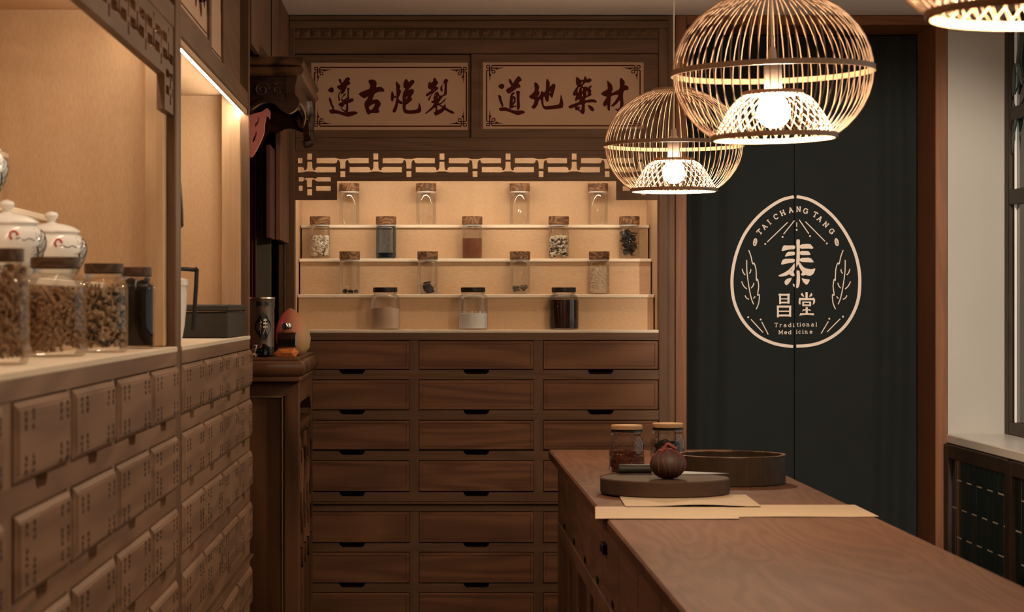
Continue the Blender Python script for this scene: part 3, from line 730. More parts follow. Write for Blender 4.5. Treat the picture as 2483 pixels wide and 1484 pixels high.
# upper doors with red brush lettering
def herb_doors(cab, W, y0w, spans, strokes):
    MB().box(.03, W - .03, .20, .21, E + .70, ZC - .01).build('cupboard_back', 'gap', cab)
    zt, zb, st, sb = dz(100), dz(333), dz(151), dz(320)
    MB().box(.022, W - .022, .006, .05, zt, ZC - .003).build('upper_board', 'frame_wood_X', cab)
    for i, (a, b_, s0, s1, y) in enumerate(spans):
        dr = MB().plate([(a, zb), (b_, zb), (b_, zt), (a, zt)], [[(s0, sb), (s1, sb), (s1, st), (s0, st)]], lambda p, q, c: (p, c, q), y, y + .018).build('sliding_door', 'frame_wood_X', cab)
        MB().box(s0, s1, y + .006, y + .012, sb, st).build('sign_board', 'sign_board', dr, 'tan sign board with dark red brush strokes')
        mb = MB(); w = .004; e = .016
        for p in ([(s0 + e, sb + e), (s1 - e, sb + e)], [(s0 + e, st - e), (s1 - e, st - e)], [(s0 + e, sb + e), (s0 + e, st - e)], [(s1 - e, sb + e), (s1 - e, st - e)]):
            mb.ribbon(p, w, lambda p_, q_: (p_, y + .0052, q_))
        mb.build('border_print', 'sign_red', dr)
        if strokes and strokes[i]:
            mb = MB()
            for pts, ws in strokes[i]:
                q = []
                for (u, v) in pts:                 # pixels on the plane of the sign
                    Y = F * (XL - y - .005) / (u - CX); q.append((Y - y0w, ZH(v, Y)))
                q = catmull(q, 4); n = len(q)
                mb.ribbon(q, [ws * (.45 + .9 * math.sin(math.pi * min(.93, .12 + .85 * k / n))) for k in range(n)], lambda p_, q_: (p_, y + .0052, q_))
            mb.build('lettering', 'sign_red', dr)
Zk = 5.3
def zz(*l): return [(420 + x / Zk, y / Zk) for x, y in l]
herb_doors(herb1, 3.204, 2.036, [(.03, 1.08, .11, 1.03, .026), (1.08, 2.11, 1.13, 2.06, .008), (2.11, 3.12, 2.16, 3.07, .026)], None)
herb_doors(herb2, 2.025, 5.243, [(.024, .86, .085, .80, .010), (.86, 1.98, .985, 1.40, .028)],
           [[(zz((300, -120), (296, -40), (288, 45)), .03), (zz((345, -110), (350, 20), (368, 175)), .035), (zz((402, -100), (402, 0), (400, 80)), .03), (zz((430, -140), (448, 20), (455, 215)), .05), (zz((330, -20), (400, -40), (440, -60)), .02)],
            [(zz((640, -100), (632, 200), (630, 420), (628, 660)), .045), (zz((612, 60), (640, 180), (665, 200)), .04), (zz((722, 60), (690, 220), (668, 330)), .05), (zz((715, 80), (722, 160), (700, 330), (680, 420)), .035), (zz((690, 380), (670, 480), (664, 570)), .03), (zz((690, 390), (716, 500), (708, 690)), .055), (zz((648, 380), (640, 300), (665, 250)), .035)]])

# ---------------------------------------------------------------- jars
def jar_mesh_set(kind):
    d = {}
    if kind == 'tall':
        g = MB().lathe([(.036, .0), (.041, .003), (.0425, .008), (.0425, .128), (.040, .134), (.0365, .138), (.0365, .148)], seg=28, capt=False)
        d['h'] = .177; d['lid'] = MB().lathe([(.041, .143), (.0428, .145), (.0428, .1755), (.0415, .177)], seg=28).mesh('lid')
        d['ring'] = MB().lathe([(.0385, .1365), (.0392, .139), (.0392, .142), (.0385, .1435)], seg=24, capb=False, capt=False).mesh('neck_ring')
    else:
        g = MB().lathe([(.052, .0), (.058, .003), (.061, .010), (.061, .120), (.059, .131), (.053, .140), (.0455, .145), (.0445, .156)], seg=32, capt=False)
        d['h'] = .172; d['lid'] = MB().lathe([(.0475, .152), (.0498, .154), (.0498, .1705), (.048, .172)], seg=32).mesh('lid')
        d['ring'] = MB().lathe([(.046, .144), (.0475, .147), (.0475, .149), (.046, .151)], seg=28, capb=False, capt=False).mesh('neck_ring')
    d['glass'] = g.mesh('glass')
    return d
JM = {k: jar_mesh_set(k) for k in ('tall', 'wide')}
ICO = bmesh.new(); bmesh.ops.create_icosphere(ICO, subdivisions=1, radius=1.0)
ICO_V = [v.co.copy() for v in ICO.verts]; ICO_F = [tuple(v.index for v in f.verts) for f in ICO.faces]; ICO.free()
def blob(mb, c, s, rnd, jit=.25, smooth=False):
    rot = Matrix.Rotation(rnd.uniform(0, 6.3), 3, 'Z') @ Matrix.Rotation(rnd.uniform(0, 6.3), 3, 'X')
    mb.add([Vector(c) + rot @ Vector([v[i] * s[i] * rnd.uniform(1 - jit, 1 + jit) for i in range(3)]) for v in ICO_V], ICO_F, smooth)
def powder(R, z0, h, wav=0., seg=24, tilt=0.):
    mb = MB(); vs = []; fs = []
    for z in (z0, None):
        for k in range(seg):
            a = 2 * math.pi * k / seg
            zt = z if z is not None else z0 + h + wav * (math.sin(a * 2 + 1) * .6 + math.sin(a * 5) * .3) + tilt * math.cos(a)
            vs.append((R * math.cos(a), R * math.sin(a), zt))
    for k in range(seg):
        a = 2 * math.pi * k / seg; vs.append((R * .5 * math.cos(a), R * .5 * math.sin(a), z0 + h + wav * math.sin(a * 3)))
    vs.append((0, 0, z0 + h + wav * .8))
    for k in range(seg):
        k2 = (k + 1) % seg
        fs += [(k, k2, seg + k2, seg + k), (seg + k, seg + k2, 2 * seg + k2, 2 * seg + k), (2 * seg + k, 2 * seg + k2, 3 * seg)]
    fs.append(tuple(range(seg)))
    return mb.add(vs, fs, True)
def pile(R, h, n, size, rnd, shape='chunk', z0=.006):
    mb = MB()
    for i in range(n):
        rr = R * math.sqrt(rnd.random()); a = rnd.uniform(0, 6.283)
        if rnd.random() < .55: rr = R * rnd.uniform(.82, 1)
        s = size * rnd.uniform(.7, 1.25); q = max(R - s * 1.05, .002); rr = min(rr, q)
        z = z0 + s * .9 + (h - s) * rnd.random()
        c = (rr * math.cos(a), rr * math.sin(a), z)
        if shape == 'chunk': blob(mb, c, (s, s * .8, s * .7), rnd)
        elif shape == 'leaf': blob(mb, (c[0] * .8, c[1] * .8, c[2]), (s * 1.6, s, s * .18), rnd, .35)
        elif shape == 'grain': blob(mb, c, (s * 1.5, s * .8, s * .8), rnd, .1)
        elif shape == 'stick':
            d = Vector((rnd.uniform(-1, 1), rnd.uniform(-1, 1), rnd.uniform(-.7, .7))).normalized() * s * rnd.uniform(1.3, 1.9)
            p0, p1 = Vector(c) - d, Vector(c) + d
            for p in (p0, p1):
                rl = math.hypot(p.x, p.y)
                if rl > R * .97: p.x *= R * .97 / rl; p.y *= R * .97 / rl
                p.z = min(max(p.z, z0 + .004), z0 + h * 1.05)
            mb.tube([p0, p1], s * rnd.uniform(.16, .27), 6, smooth=False)
    return mb
def jar(kind, label, X, Y, Z, lid, content=None, group=None, scale=1., glass='jar_glass', cat='jar', rot=0.):
    t = thing('glass_jar', label, cat, (X, Y, Z), rot, group)
    t.scale = (scale,) * 3 if not isinstance(scale, tuple) else scale
    J = JM[kind]
    link('glass', J['glass'], glass, t); link('lid', J['lid'], lid, t); link('neck_ring', J['ring'], 'cable' if kind == 'tall' else glass, t)
    for c in (content or []):
        mb, mat = c
        me = mb.mesh('contents'); o_ = link('contents', me, mat, t)
        o_['kind'] = 'stuff'
    return t
SZ = [dz(800)] + SHELF_Z
def back_jar(kind, u, level, label, lid, content=None, group=None, **k):
    Yc = YF + [.072, .205, .322, .445][level]
    return jar(kind, label, XH(u, Yc), Yc, SZ[level] + .0005, lid, content, group, rot=random.uniform(0, 6), **k)
rnd = random.Random(11)
for i, u in enumerate((847, 1033, 1260, 1450)):
    back_jar('tall', u, 3, 'empty tall glass jar with a wooden lid on the top niche shelf', 'lid_wood', None, 'empty jars on the top niche shelf')
S2 = 'on the second niche shelf'
back_jar('tall', 776, 2, 'tall glass jar of knobbly cream white roots on the second niche shelf', 'lid_wood', [(pile(.040, .090, 190, .0082, rnd), 'white_herb'), (pile(.037, .08, 14, .008, rnd), 'grey_nut')])
back_jar('tall', 936, 2, 'bluish glass jar with dark blue powder at the bottom on the second niche shelf', 'lid_wood', [(powder(.040, .005, .020), 'blue_powder')], glass='blue_glass')
back_jar('tall', 1145, 2, 'tall glass jar half full of reddish brown powder on the second niche shelf', 'lid_wood', [(powder(.040, .005, .080, .001), 'brown_powder')])
back_jar('tall', 1355, 2, 'tall glass jar of speckled cream and dark seeds on the second niche shelf', 'lid_wood', [(pile(.039, .090, 150, .0065, rnd, 'grain'), 'white_herb'), (pile(.039, .086, 70, .0065, rnd, 'grain'), 'seed_dark')])
back_jar('tall', 1526, 2, 'tall glass jar of curled dark dried leaves on the second niche shelf', 'lid_wood', [(pile(.037, .105, 40, .015, rnd, 'leaf'), 'dark_herb')])
mb = MB()
for c, s in (((-.022, -.008, .013), .011), ((.006, -.012, .011), .009), ((.026, -.005, .012), .010), ((.005, .015, .012), .010)): blob(mb, c, (s * 1.3, s, s * .8), rnd, .1, True)
back_jar('tall', 848, 1, 'tall glass jar with a few smooth black stones on the third niche shelf', 'lid_wood', [(mb, 'black')])
mb = MB()
for c, s in (((.004, 0, .026), (.026, .018, .018)), ((-.020, -.004, .048), (.006, .004, .022)), ((.022, .004, .036), (.014, .012, .010)), ((-.012, -.01, .016), (.022, .014, .009)), ((.018, -.008, .014), (.018, .012, .009))): blob(mb, c, s, rnd, .2, True)
back_jar('tall', 1037, 1, 'tall glass jar with one crumpled black fungus piece on the third niche shelf', 'lid_wood', [(mb, 'dark_herb')])
back_jar('tall', 1261, 1, 'tall glass jar with a few mottled grey nuts on the third niche shelf', 'lid_wood', [(pile(.036, .030, 22, .0088, rnd), 'grey_nut')])
back_jar('tall', 1453, 1, 'tall glass jar nearly full of pale barley grains on the third niche shelf', 'lid_wood', [(pile(.0405, .106, 420, .0042, rnd, 'grain'), 'grain'), (powder(.0355, .005, .104), 'grain')])
back_jar('wide', 934, 0, 'wide glass jar of smooth beige powder with black lid on the niche ledge', 'ebony', [(powder(.0575, .006, .080, .006, tilt=.003), 'beige_powder')])
back_jar('wide', 1147, 0, 'wide glass jar of white crystals with black lid on the niche ledge', 'ebony', [(powder(.0575, .006, .060, .003), 'white_crystal'), (pile(.052, .068, 60, .004, rnd), 'white_crystal')])
back_jar('wide', 1367, 0, 'wide glass jar of dark brown liquid with black lid on the niche ledge', 'ebony', [(powder(.0590, .006, .116), 'dark_liquid')])
# jars on the near herb cabinet
ZL = dz(800) + .0005
def ledge_jar(u, Y, label, content, sx, sz):
    return jar('wide', label, XH(u, Y), Y, ZL, 'dark_lid_wood', content, None, (sx, sx, sz))
ledge_jar(4, 3.50, 'glass jar of twisted root pieces with a dark wooden lid beside the twig jar', [(pile(.056, .135, 330, .014, rnd, 'stick'), 'twig'), (pile(.056, .12, 60, .009, rnd), 'slice_herb')], .70, 1.04)
ledge_jar(135, 4.10, 'glass jar of brown twig sticks with a wide dark wooden lid on the ledge', [(pile(.057, .108, 300, .016, rnd, 'stick'), 'twig')], .90, 1.04)
ledge_jar(252, 4.50, 'glass jar of sliced stem and seed pieces with a dark wooden lid on the ledge', [(pile(.056, .115, 190, .0085, rnd), 'slice_herb'), (pile(.056, .12, 120, .012, rnd, 'stick'), 'twig'), (pile(.056, .11, 60, .008, rnd), 'dark_herb')], .78, 1.02)
ledge_jar(331, 4.90, 'glass jar packed with blackish dried herb beside the pale niche post', [(pile(.056, .14, 150, .013, rnd, 'leaf'), 'dark_herb'), (powder(.054, .006, .125), 'gap')], .66, 1.02)
# painted porcelain jars on the steps
def porcelain(X, Y, Z, label, rot):
    t = thing('porcelain_jar', label, 'jar', (X, Y, Z), rot)
    MB().lathe([(.040, 0), (.044, .003), (.055, .018), (.068, .045), (.072, .062), (.070, .078), (.062, .090), (.055, .094), (.055, .097)], seg=40).build('body', 'porcelain', t)
    ld = MB().lathe([(.0585, .097), (.0600, .099), (.0590, .102), (.048, .109), (.030, .115), (.012, .118), (.007, .121), (.0075, .124), (.013, .129), (.0145, .134), (.012, .139), (.005, .142), (.001, .1425)], seg=40)
    ld.build('lid', 'porcelain', t)
    def onb(a, z, off=.0012):                      # point on the belly
        import bisect
        pr = [(.003, .044), (.018, .055), (.045, .068), (.062, .072), (.078, .070), (.090, .062)]
        for (z0, r0), (z1, r1) in zip(pr, pr[1:]):
            if z0 <= z <= z1: r = r0 + (r1 - r0) * (z - z0) / (z1 - z0); break
        else: r = .06
        return Vector(((r + off) * math.cos(a), (r + off) * math.sin(a), z))
    mb = MB(); rr = random.Random(5)
    for k in range(26):
        a0 = rr.uniform(-.05, .75); z0 = rr.uniform(.025, .080)
        for q in range(3):
            a = a0 + rr.uniform(-.12, .12); z = min(max(z0 + rr.uniform(-.012, .012), .012), .086)
            s = rr.uniform(.10, .22) * .25
            mb.add([onb(a, z), onb(a + s, z + .002), onb(a + s * 1.4, z + .0045 if z < .08 else z), onb(a + s * .3, z + .003)], [(0, 1, 2, 3)])
    for k in range(6):
        z0 = .02 + .011 * k; pts = [onb(.0 + t * .14 + .02 * k, z0 + .012 * math.sin(t * 1.3 + k)) for t in range(6)]
        mb.tube(pts, .0008, 4)
    mb.build('painted_branch', 'paint_black', t)
    mr_ = MB(); pts = [onb(-.66 + .10 * math.cos(q * .6), .075 + .008 * math.sin(q * .6), .0006) for q in range(8)]
    mr_.tube(pts, .0026, 5); mr_.build('painted_sun', 'paint_red', t)
    m2 = MB(); m2.tube([onb(-.62 + .05 * q, .068 + .002 * math.sin(q), .0004) for q in range(12)], .0008, 4); m2.build('painted_bird', 'paint_black', t)
    return t
porcelain(-.787, 4.21, SHELF_Z[0] + .0005, 'white painted porcelain jar with a knob lid behind the twig jar', -.55)
porcelain(-.787, 4.705, SHELF_Z[0] + .0005, 'white painted porcelain jar with a knob lid behind the sliced stem jar', -.55)
porcelain(-.895, 4.407, SHELF_Z[1] + .0005, 'white painted porcelain jar on the upper wooden step of the niche', -.45)

# dark box, handled teapot and hanging scroll weight in the far niche
def px_box(name, label, cat, mat, u0, u1, v0, Y0, Y1, z0, parent=None):
    a, b_ = XH(u0, Y0), XH(u1, Y0)
    return a, b_, ZH(v0, Y0)
t = thing('wooden_box', 'charred black wooden box lying on the ledge of the open niche', 'box', (0, 0, 0))
xb0, xb1, zt = -.735, -.588, dz(800) + .098
m_ = MB(); m_.box(xb0, xb1, 6.575, 7.18, ZL, zt - .022, .004); m_.build('box_body', 'charred_wood', t)
MB().box(xb0 - .003, xb1 + .003, 6.57, 7.185, zt - .020, zt, .004).build('box_lid', 'charred_wood', t)
t = thing('teapot', 'pale teapot with an upright black handle behind the cabinet post', 'teapot', P(427, 748, 5.85) + Vector((0, 0, ZL - E)))
MB().lathe([(.012, 0), (.016, .01), (.022, .04), (.027, .09), (.029, .125), (.027, .140), (.028, .143), (.032, .146), (.032, .160), (.012, .166), (.008, .172), (.001, .173)], seg=28).build('pot_body', 'porcelain', t)
h_ = MB(); h_.tube(catmull([(-.03, 0, .140), (-.03, 0, .184), (.046, 0, .186), (.053, 0, .176), (.044, 0, .03)], 4), .006, 6); h_.build('handle', 'black_iron', t)
t = thing('wooden_paddle', 'narrow dark wooden paddle hanging behind the cabinet post', 'paddle', (0, 0, 0))
p0 = P(437, 492, 5.62)
m_ = MB().plate(smooth_poly([(p0.x - .05, p0.z - .066), (p0.x + .009, p0.z - .068), (p0.x + .007, p0.z - .01), (p0.x + .002, p0.z + .055), (p0.x - .004, p0.z + .070), (p0.x - .05, p0.z + .07)], 1), [], lambda a, b_, c: (a, c, b_), 5.60, 5.625)
m_.build('blade', 'ebony', t)
MB().tube([(p0.x - .045, 5.612, p0.z + .066), (p0.x - .045, 5.612, E + .678)], .0018, 5).build('cord', 'black', t)
# ---------------------------------------------------------------- the long counter
TOPZ = E - .5
CXL, CXR, CY0, CY1 = .4165, 1.0675, 2.60, 8.04
ct = thing('counter', 'long wooden shop counter with a thick plain top and drawers below', 'counter', ((CXL + CXR) / 2, (CY0 + CY1) / 2, 0))
def ctb(name, mat, x0, x1, y0, y1, z0, z1, c=.003, label=None):
    ox, oy = ct.location.x, ct.location.y
    return MB().box(x0 - ox, x1 - ox, y0 - oy, y1 - oy, z0, z1, c).build(name, mat, ct, label)
ctb('counter_top', 'counter_wood_Y', CXL, CXR, CY0, CY1, TOPZ - .034, TOPZ, .005)
BX = .446
zd0, zd1 = E - .742, TOPZ - .034
for a in (7.90, 2.70): 
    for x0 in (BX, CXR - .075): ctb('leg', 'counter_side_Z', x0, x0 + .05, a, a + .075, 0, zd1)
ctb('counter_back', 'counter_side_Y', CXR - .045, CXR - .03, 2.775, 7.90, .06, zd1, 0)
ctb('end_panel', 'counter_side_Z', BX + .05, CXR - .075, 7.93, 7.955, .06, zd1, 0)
ctb('apron_backing', 'gap', BX + .030, BX + .036, 2.775, 7.90, .06, zd1, 0)
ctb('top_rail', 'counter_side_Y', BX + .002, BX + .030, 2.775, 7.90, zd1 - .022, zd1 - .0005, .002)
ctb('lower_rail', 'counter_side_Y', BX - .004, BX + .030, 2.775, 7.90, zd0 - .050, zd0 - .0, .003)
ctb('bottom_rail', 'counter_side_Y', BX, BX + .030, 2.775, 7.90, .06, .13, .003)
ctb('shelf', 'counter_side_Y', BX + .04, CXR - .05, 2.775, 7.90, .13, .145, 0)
ys = [7.90 - .5 * k for k in range(11)]
for k in range(10):
    y1, y0 = ys[k], max(ys[k + 1], 2.775)
    if y1 - y0 < .1: continue
    ox, oy = ct.location.x, ct.location.y
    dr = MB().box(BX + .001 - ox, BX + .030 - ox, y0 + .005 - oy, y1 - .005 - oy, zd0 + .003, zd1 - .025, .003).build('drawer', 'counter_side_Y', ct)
    nk = MB(); yc = (y0 + y1) / 2 - .08 - oy
    nk.plate([(yc - .028, zd0 + .022), (yc + .028, zd0 + .022), (yc + .020, zd0 + .006), (yc - .020, zd0 + .006)], [], lambda a, b_, c: (c, a, b_), BX - ox - .0015, BX - ox + .004)
    nk.build('notch_shade', 'gap', dr)  # dark plate on the drawer face, painted shade of a notch
    # panelled bay below
    zt, zb = zd0 - .055, .13
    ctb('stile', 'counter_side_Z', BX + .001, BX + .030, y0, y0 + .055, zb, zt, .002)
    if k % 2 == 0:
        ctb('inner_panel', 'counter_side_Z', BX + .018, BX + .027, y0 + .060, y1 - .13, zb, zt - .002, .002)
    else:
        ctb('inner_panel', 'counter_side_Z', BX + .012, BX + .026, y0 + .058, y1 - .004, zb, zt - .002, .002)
lt = MB(); p = (BX - ct.location.x, F * BX / (1468.6 - CX) - ct.location.y, ZH(1328, F * BX / (1468.6 - CX)))
lt.box(p[0] - .012, p[0] + .004, p[1] - .045, p[1] + .045, p[2] - .014, p[2] + .012, .003); lt.build('latch', 'black_iron', ct, 'small black iron latch')

# ---- things on the counter
TZ = TOPZ + .0005
def sheet(label, pts, z, curl=None):
    o_ = thing('paper_sheet', label, 'paper', (sum(p[0] for p in pts) / 4, sum(p[1] for p in pts) / 4, z))
    mb = MB(); n = 10; vs = []
    (a, b_, c, d) = pts                              # near-left, near-right, far-right, far-left
    for j in range(n + 1):
        for i in range(n + 1):
            s_, t_ = i / n, j / n
            x = (a[0] * (1 - s_) + b_[0] * s_) * (1 - t_) + (d[0] * (1 - s_) + c[0] * s_) * t_
            y = (a[1] * (1 - s_) + b_[1] * s_) * (1 - t_) + (d[1] * (1 - s_) + c[1] * s_) * t_
            vs.append((x - o_.location.x, y - o_.location.y, curl(s_, t_) if curl else 0.))
    top = len(vs); vs += [(x, y, zz_ + .0006) for x, y, zz_ in vs]
    fs = []
    for j in range(n):
        for i in range(n):
            k = j * (n + 1) + i; f_ = (k, k + 1, k + n + 2, k + n + 1); fs += [f_, tuple(q + top for q in f_)]
    me = mb.add(vs, fs, True).mesh('paper')
    bpy.data.objects.remove(o_)
    o_ = link('paper_sheet', me, 'kraft', loc=(sum(p[0] for p in pts) / 4, sum(p[1] for p in pts) / 4, z))
    return tag(o_, label, 'paper', None)
sheet('kraft paper sheet reaching over the drawer side edge of the counter', [(.389, 5.37), (.731, 5.37), (.743, 5.705), (.413, 5.705)], TZ + .0008, lambda s_, t_: .0010 * abs(math.sin(3 * s_ + 1)) * (1 - t_))
sheet('kraft paper sheet with its corner sticking out over the curtain side edge', [(.720, 5.43), (1.073, 5.43), (1.0775, 5.765), (.745, 5.765)], TZ, lambda s_, t_: .0012 * (1 - t_) * abs(math.sin(4 * s_)))
sheet('kraft paper sheet tucked under the round chopping board', [(.488, 5.69), (.829, 5.69), (.840, 6.05), (.50, 6.05)], TZ + .0026, lambda s_, t_: .0045 * (1 - t_) ** 3 * max(0, math.sin(s_ * 5 - 1.2)))
BZ = TZ + .0036
bx, by = .629, 6.10
cb = MB().lathe([(.170, 0), (.1735, .003), (.1735, .039), (.170, .042)], seg=72).build('chopping_board', 'board_wood')
cb.location = (bx, by, BZ); tag(cb, 'thick round dark wooden chopping board on the counter', 'chopping board')
# knife
t = thing('knife', 'kitchen knife with a black handle lying on the chopping board', 'knife', (.515, 6.215, BZ + .0425))
hd = MB(); prof = [(0, .0115), (.006, .0135), (.05, .0125), (.088, .013), (.092, .010)]
vs = []; fs = []; sg = 12
for x, r in prof:
    for k in range(sg):
        a = 2 * math.pi * k / sg; vs.append((x, .013 * math.cos(a), .0135 + r * math.sin(a)))
for i in range(len(prof) - 1):
    for k in range(sg): fs.append((i * sg + k, i * sg + (k + 1) % sg, (i + 1) * sg + (k + 1) % sg, (i + 1) * sg + k))
fs += [tuple(range(sg)), tuple((len(prof) - 1) * sg + k for k in range(sg))]
hd.add(vs, fs, True).build('handle', 'charred_wood', t)
bl = MB()
bl.add([(.088, -.014, .004), (.15, -.030, .0006), (.24, -.026, .0006), (.305, .012, .0006), (.18, .020, .0045), (.088, .016, .010), (.088, -.012, .008), (.15, -.0295, .0012), (.24, -.0255, .0012), (.305, .012, .0010), (.18, .020, .0062), (.088, .016, .0125)],
       [(0, 1, 2, 3, 4, 5), (11, 10, 9, 8, 7, 6), (0, 1, 7, 6), (1, 2, 8, 7), (2, 3, 9, 8), (3, 4, 10, 9), (4, 5, 11, 10), (5, 0, 6, 11)])
bl.build('blade', 'steel', t)
# dried citrus ball bound with red thread
t = thing('dried_citrus', 'round dried citrus bound with red thread on the chopping board', 'fruit', (.631, 6.035, BZ + .0425))
prof = []
for k in range(15):
    a = -math.pi / 2 + math.pi * k / 14; prof.append((max(.0477 * math.cos(a), .004), .0395 + .0395 * math.sin(a) * (1.0 if a < 0 else .97)))
MB().lathe(prof, seg=36).build('fruit', 'fruit_skin', t)
nt_ = MB()
for k in range(16):
    a = 2 * math.pi * k / 16 + rnd.uniform(-.06, .06); pts = []
    for q in range(11):
        e = -1.35 + 2.78 * q / 10; aa = a + .10 * math.sin(q * .9 + k)
        pts.append((.0482 * math.cos(e) * math.cos(aa), .0482 * math.cos(e) * math.sin(aa), .0395 + .0400 * math.sin(e)))
    nt_.tube(pts, .0009, 4)
nt_.build('thread', 'net_red', t)
kn = MB()
for k in range(16): blob(kn, (rnd.uniform(-.022, .022), rnd.uniform(-.014, .014), .078 + rnd.uniform(-.003, .006) * (1 if k > 7 else 2)), (.008, .005, .004), rnd, .3)
kn.tube(catmull([(-.010, 0, .080), (-.002, 0, .0925), (.012, -.004, .086), (.022, -.006, .080)], 4), .0045, 6)
kn.build('knot', 'net_red', t)
# round sieve tray
t = thing('sieve_tray', 'round dark bentwood tray with a high rim on the counter', 'tray', (.859, 6.50, TZ))
R_ = .156; vs = []; fs = []; sg = 72
pr = [(R_ - .004, 0), (R_, .002), (R_, .079), (R_ - .002, .081), (R_ - .007, .081), (R_ - .009, .079), (R_ - .009, .006), (0.001, .006)]
rim = MB().lathe(pr[:-1], seg=sg, capb=False, capt=False)
rim.v = [(x, y, z + (.0016 * math.sin(3 * math.atan2(y, x)) + .001 * math.sin(11 * math.atan2(y, x)) if z > .05 else 0)) for x, y, z in rim.v]
rim.build('rim', 'sieve_wood', t)
MB().lathe([(R_ - .0045, .0), (R_ - .0045, .006)], seg=sg).build('base', 'ebony', t)
MB().lathe([(R_ + .0002, .081), (R_ - .0005, .083), (R_ - .0075, .083), (R_ - .009, .081)], seg=sg, capb=False, capt=False).build('rim_edge', 'lid_wood', t)
# pressed glass jars with pale lids
def pressed_jar(X, Y, label, content, mat, seed):
    t = thing('pressed_glass_jar', label, 'jar', (X, Y, TZ), .3)
    g = MB(); sg = 40; prof = [(.046, 0), (.0505, .004), (.0525, .012), (.0525, .095), (.050, .104), (.0455, .110), (.0450, .114), (.0475, .117), (.0475, .120), (.0445, .122), (.0435, .134)]
    g.lathe(prof, seg=sg, capt=False); g.build('glass', 'pressed_glass', t)
    rb = MB(); n = 9
    for s_ in (1, -1):
        for k in range(n):
            pts = [(.0528 * math.cos(a0), .0528 * math.sin(a0), .010 + .088 * q / 12) for q in range(13) for a0 in [2 * math.pi * k / n + s_ * q / 12 * 2 * math.pi * 2 / n]]
            rb.tube(pts, .0008, 4)
    rb.build('diamond_relief', 'pressed_glass', t)
    MB().lathe([(.0425, .126), (.0470, .127), (.0470, .132), (.0425, .1335)], seg=sg).build('seal', 'black', t)
    MB().lathe([(.0440, .134), (.0475, .135), (.0480, .138), (.0475, .145), (.0450, .1475)], seg=sg).build('lid', 'pale_lid_wood', t)
    for mb, mt in content:
        o_ = link('contents', mb.mesh('contents'), mt, t); o_['kind'] = 'stuff'
    return t
def threads(R, h, n, rnd):
    mb = MB()
    for k in range(n):
        pts = []
        a = rnd.uniform(0, 6.28); r = R * rnd.uniform(.5, 1); z = rnd.uniform(.008, h)
        for q in range(5):
            pts.append((r * math.cos(a), r * math.sin(a), z)); a += rnd.uniform(.2, .7); z = min(max(z + rnd.uniform(-.014, .014), .007), h + .006); r = min(max(r + rnd.uniform(-.012, .012), .01), R)
        mb.tube(catmull(pts, 2), .0013, 4, cap=False)
    return mb
pressed_jar(.592, 6.86, 'diamond pressed glass jar half full of dark red threads with pale lid', [(threads(.0495, .062, 160, rnd), 'rust_herb'), (powder(.043, .006, .05, .004), 'rust_herb')], None, 1)
pressed_jar(.728, 6.97, 'diamond pressed glass jar with a pale wooden lid behind the citrus ball', [(pile(.048, .085, 90, .010, rnd, 'leaf'), 'dark_herb'), (pile(.048, .07, 60, .008, rnd), 'grey_nut')], None, 2)

# ---------------------------------------------------------------- pendant lamps
RIBS, INNER = 66, 34
def rib_pt(t): return (.228 * math.cos(t), .190 * math.sin(t))
t0, t1 = -math.acos(.141 / .228), math.acos(.070 / .228)
rib_mesh = MB().tube([(rib_pt(t0 + (t1 - t0) * k / 15)[0], 0, rib_pt(t0 + (t1 - t0) * k / 15)[1]) for k in range(16)], .00125, 5).mesh('rib')
zb, zt = rib_pt(t0)[1], rib_pt(t1)[1]
in_pts = []
for k in range(9):
    s_ = k / 8; r = .066 + (.139 - .066) * (1 - s_) ** .62 ; in_pts.append((r, (zb + (.098) * s_)))
inn_a = MB().tube([(r * math.cos(.55 * k / 8), r * math.sin(.55 * k / 8), z) for k, (r, z) in enumerate(in_pts)], .0012, 4).mesh('inner_rib')
inn_b = MB().tube([((r - .002) * math.cos(-.55 * k / 8), (r - .002) * math.sin(-.55 * k / 8), z) for k, (r, z) in enumerate(in_pts)], .0012, 4).mesh('inner_rib')
def hoop(r, z, h, w):
    return MB().lathe([(r - w / 2, z - h / 2), (r + w / 2, z - h / 2), (r + w / 2, z + h / 2), (r - w / 2, z + h / 2), (r - w / 2, z - h / 2)], seg=64, capb=False, capt=False, smooth=True)
hoop_m = {'equator_hoop': hoop(.2305, 0, .0125, .004).mesh('hoop'), 'bottom_hoop': hoop(.1415, zb - .001, .0115, .007).mesh('hoop'),
          'top_hoop': hoop(.0700, zt + .001, .009, .006).mesh('hoop'), 'inner_hoop': hoop(.0655, zb + .100, .009, .006).mesh('hoop')}
bulb_z = -.092
sk = MB().lathe([(.019, -.058), (.0205, -.054), (.0205, .012), (.018, .022), (.010, .030), (.0085, .050), (.005, .056)], seg=20)
sock_m = sk.mesh('socket')
br = MB()
for a in (0, math.pi / 2): br.tube([(-.064 * math.cos(a), -.064 * math.sin(a), zb + .100), (.064 * math.cos(a), .064 * math.sin(a), zb + .100)], .0018, 5)
br_m = br.mesh('bracket')
bulb_m = MB().lathe([(.012, .044), (.017, .036), (.030, .024), (.0375, .006), (.0370, -.010), (.030, -.024), (.018, -.0335), (.002, -.037)], seg=24, cz=bulb_z).mesh('bulb')
cab_m = MB().tube([(0, 0, .05), (0, 0, .66)], .0028, 6).mesh('cable')
rose_m = MB().lathe([(.0, .0), (.05, .0), (.05, .018), (.0, .022)], seg=24).mesh('ceiling_rose')
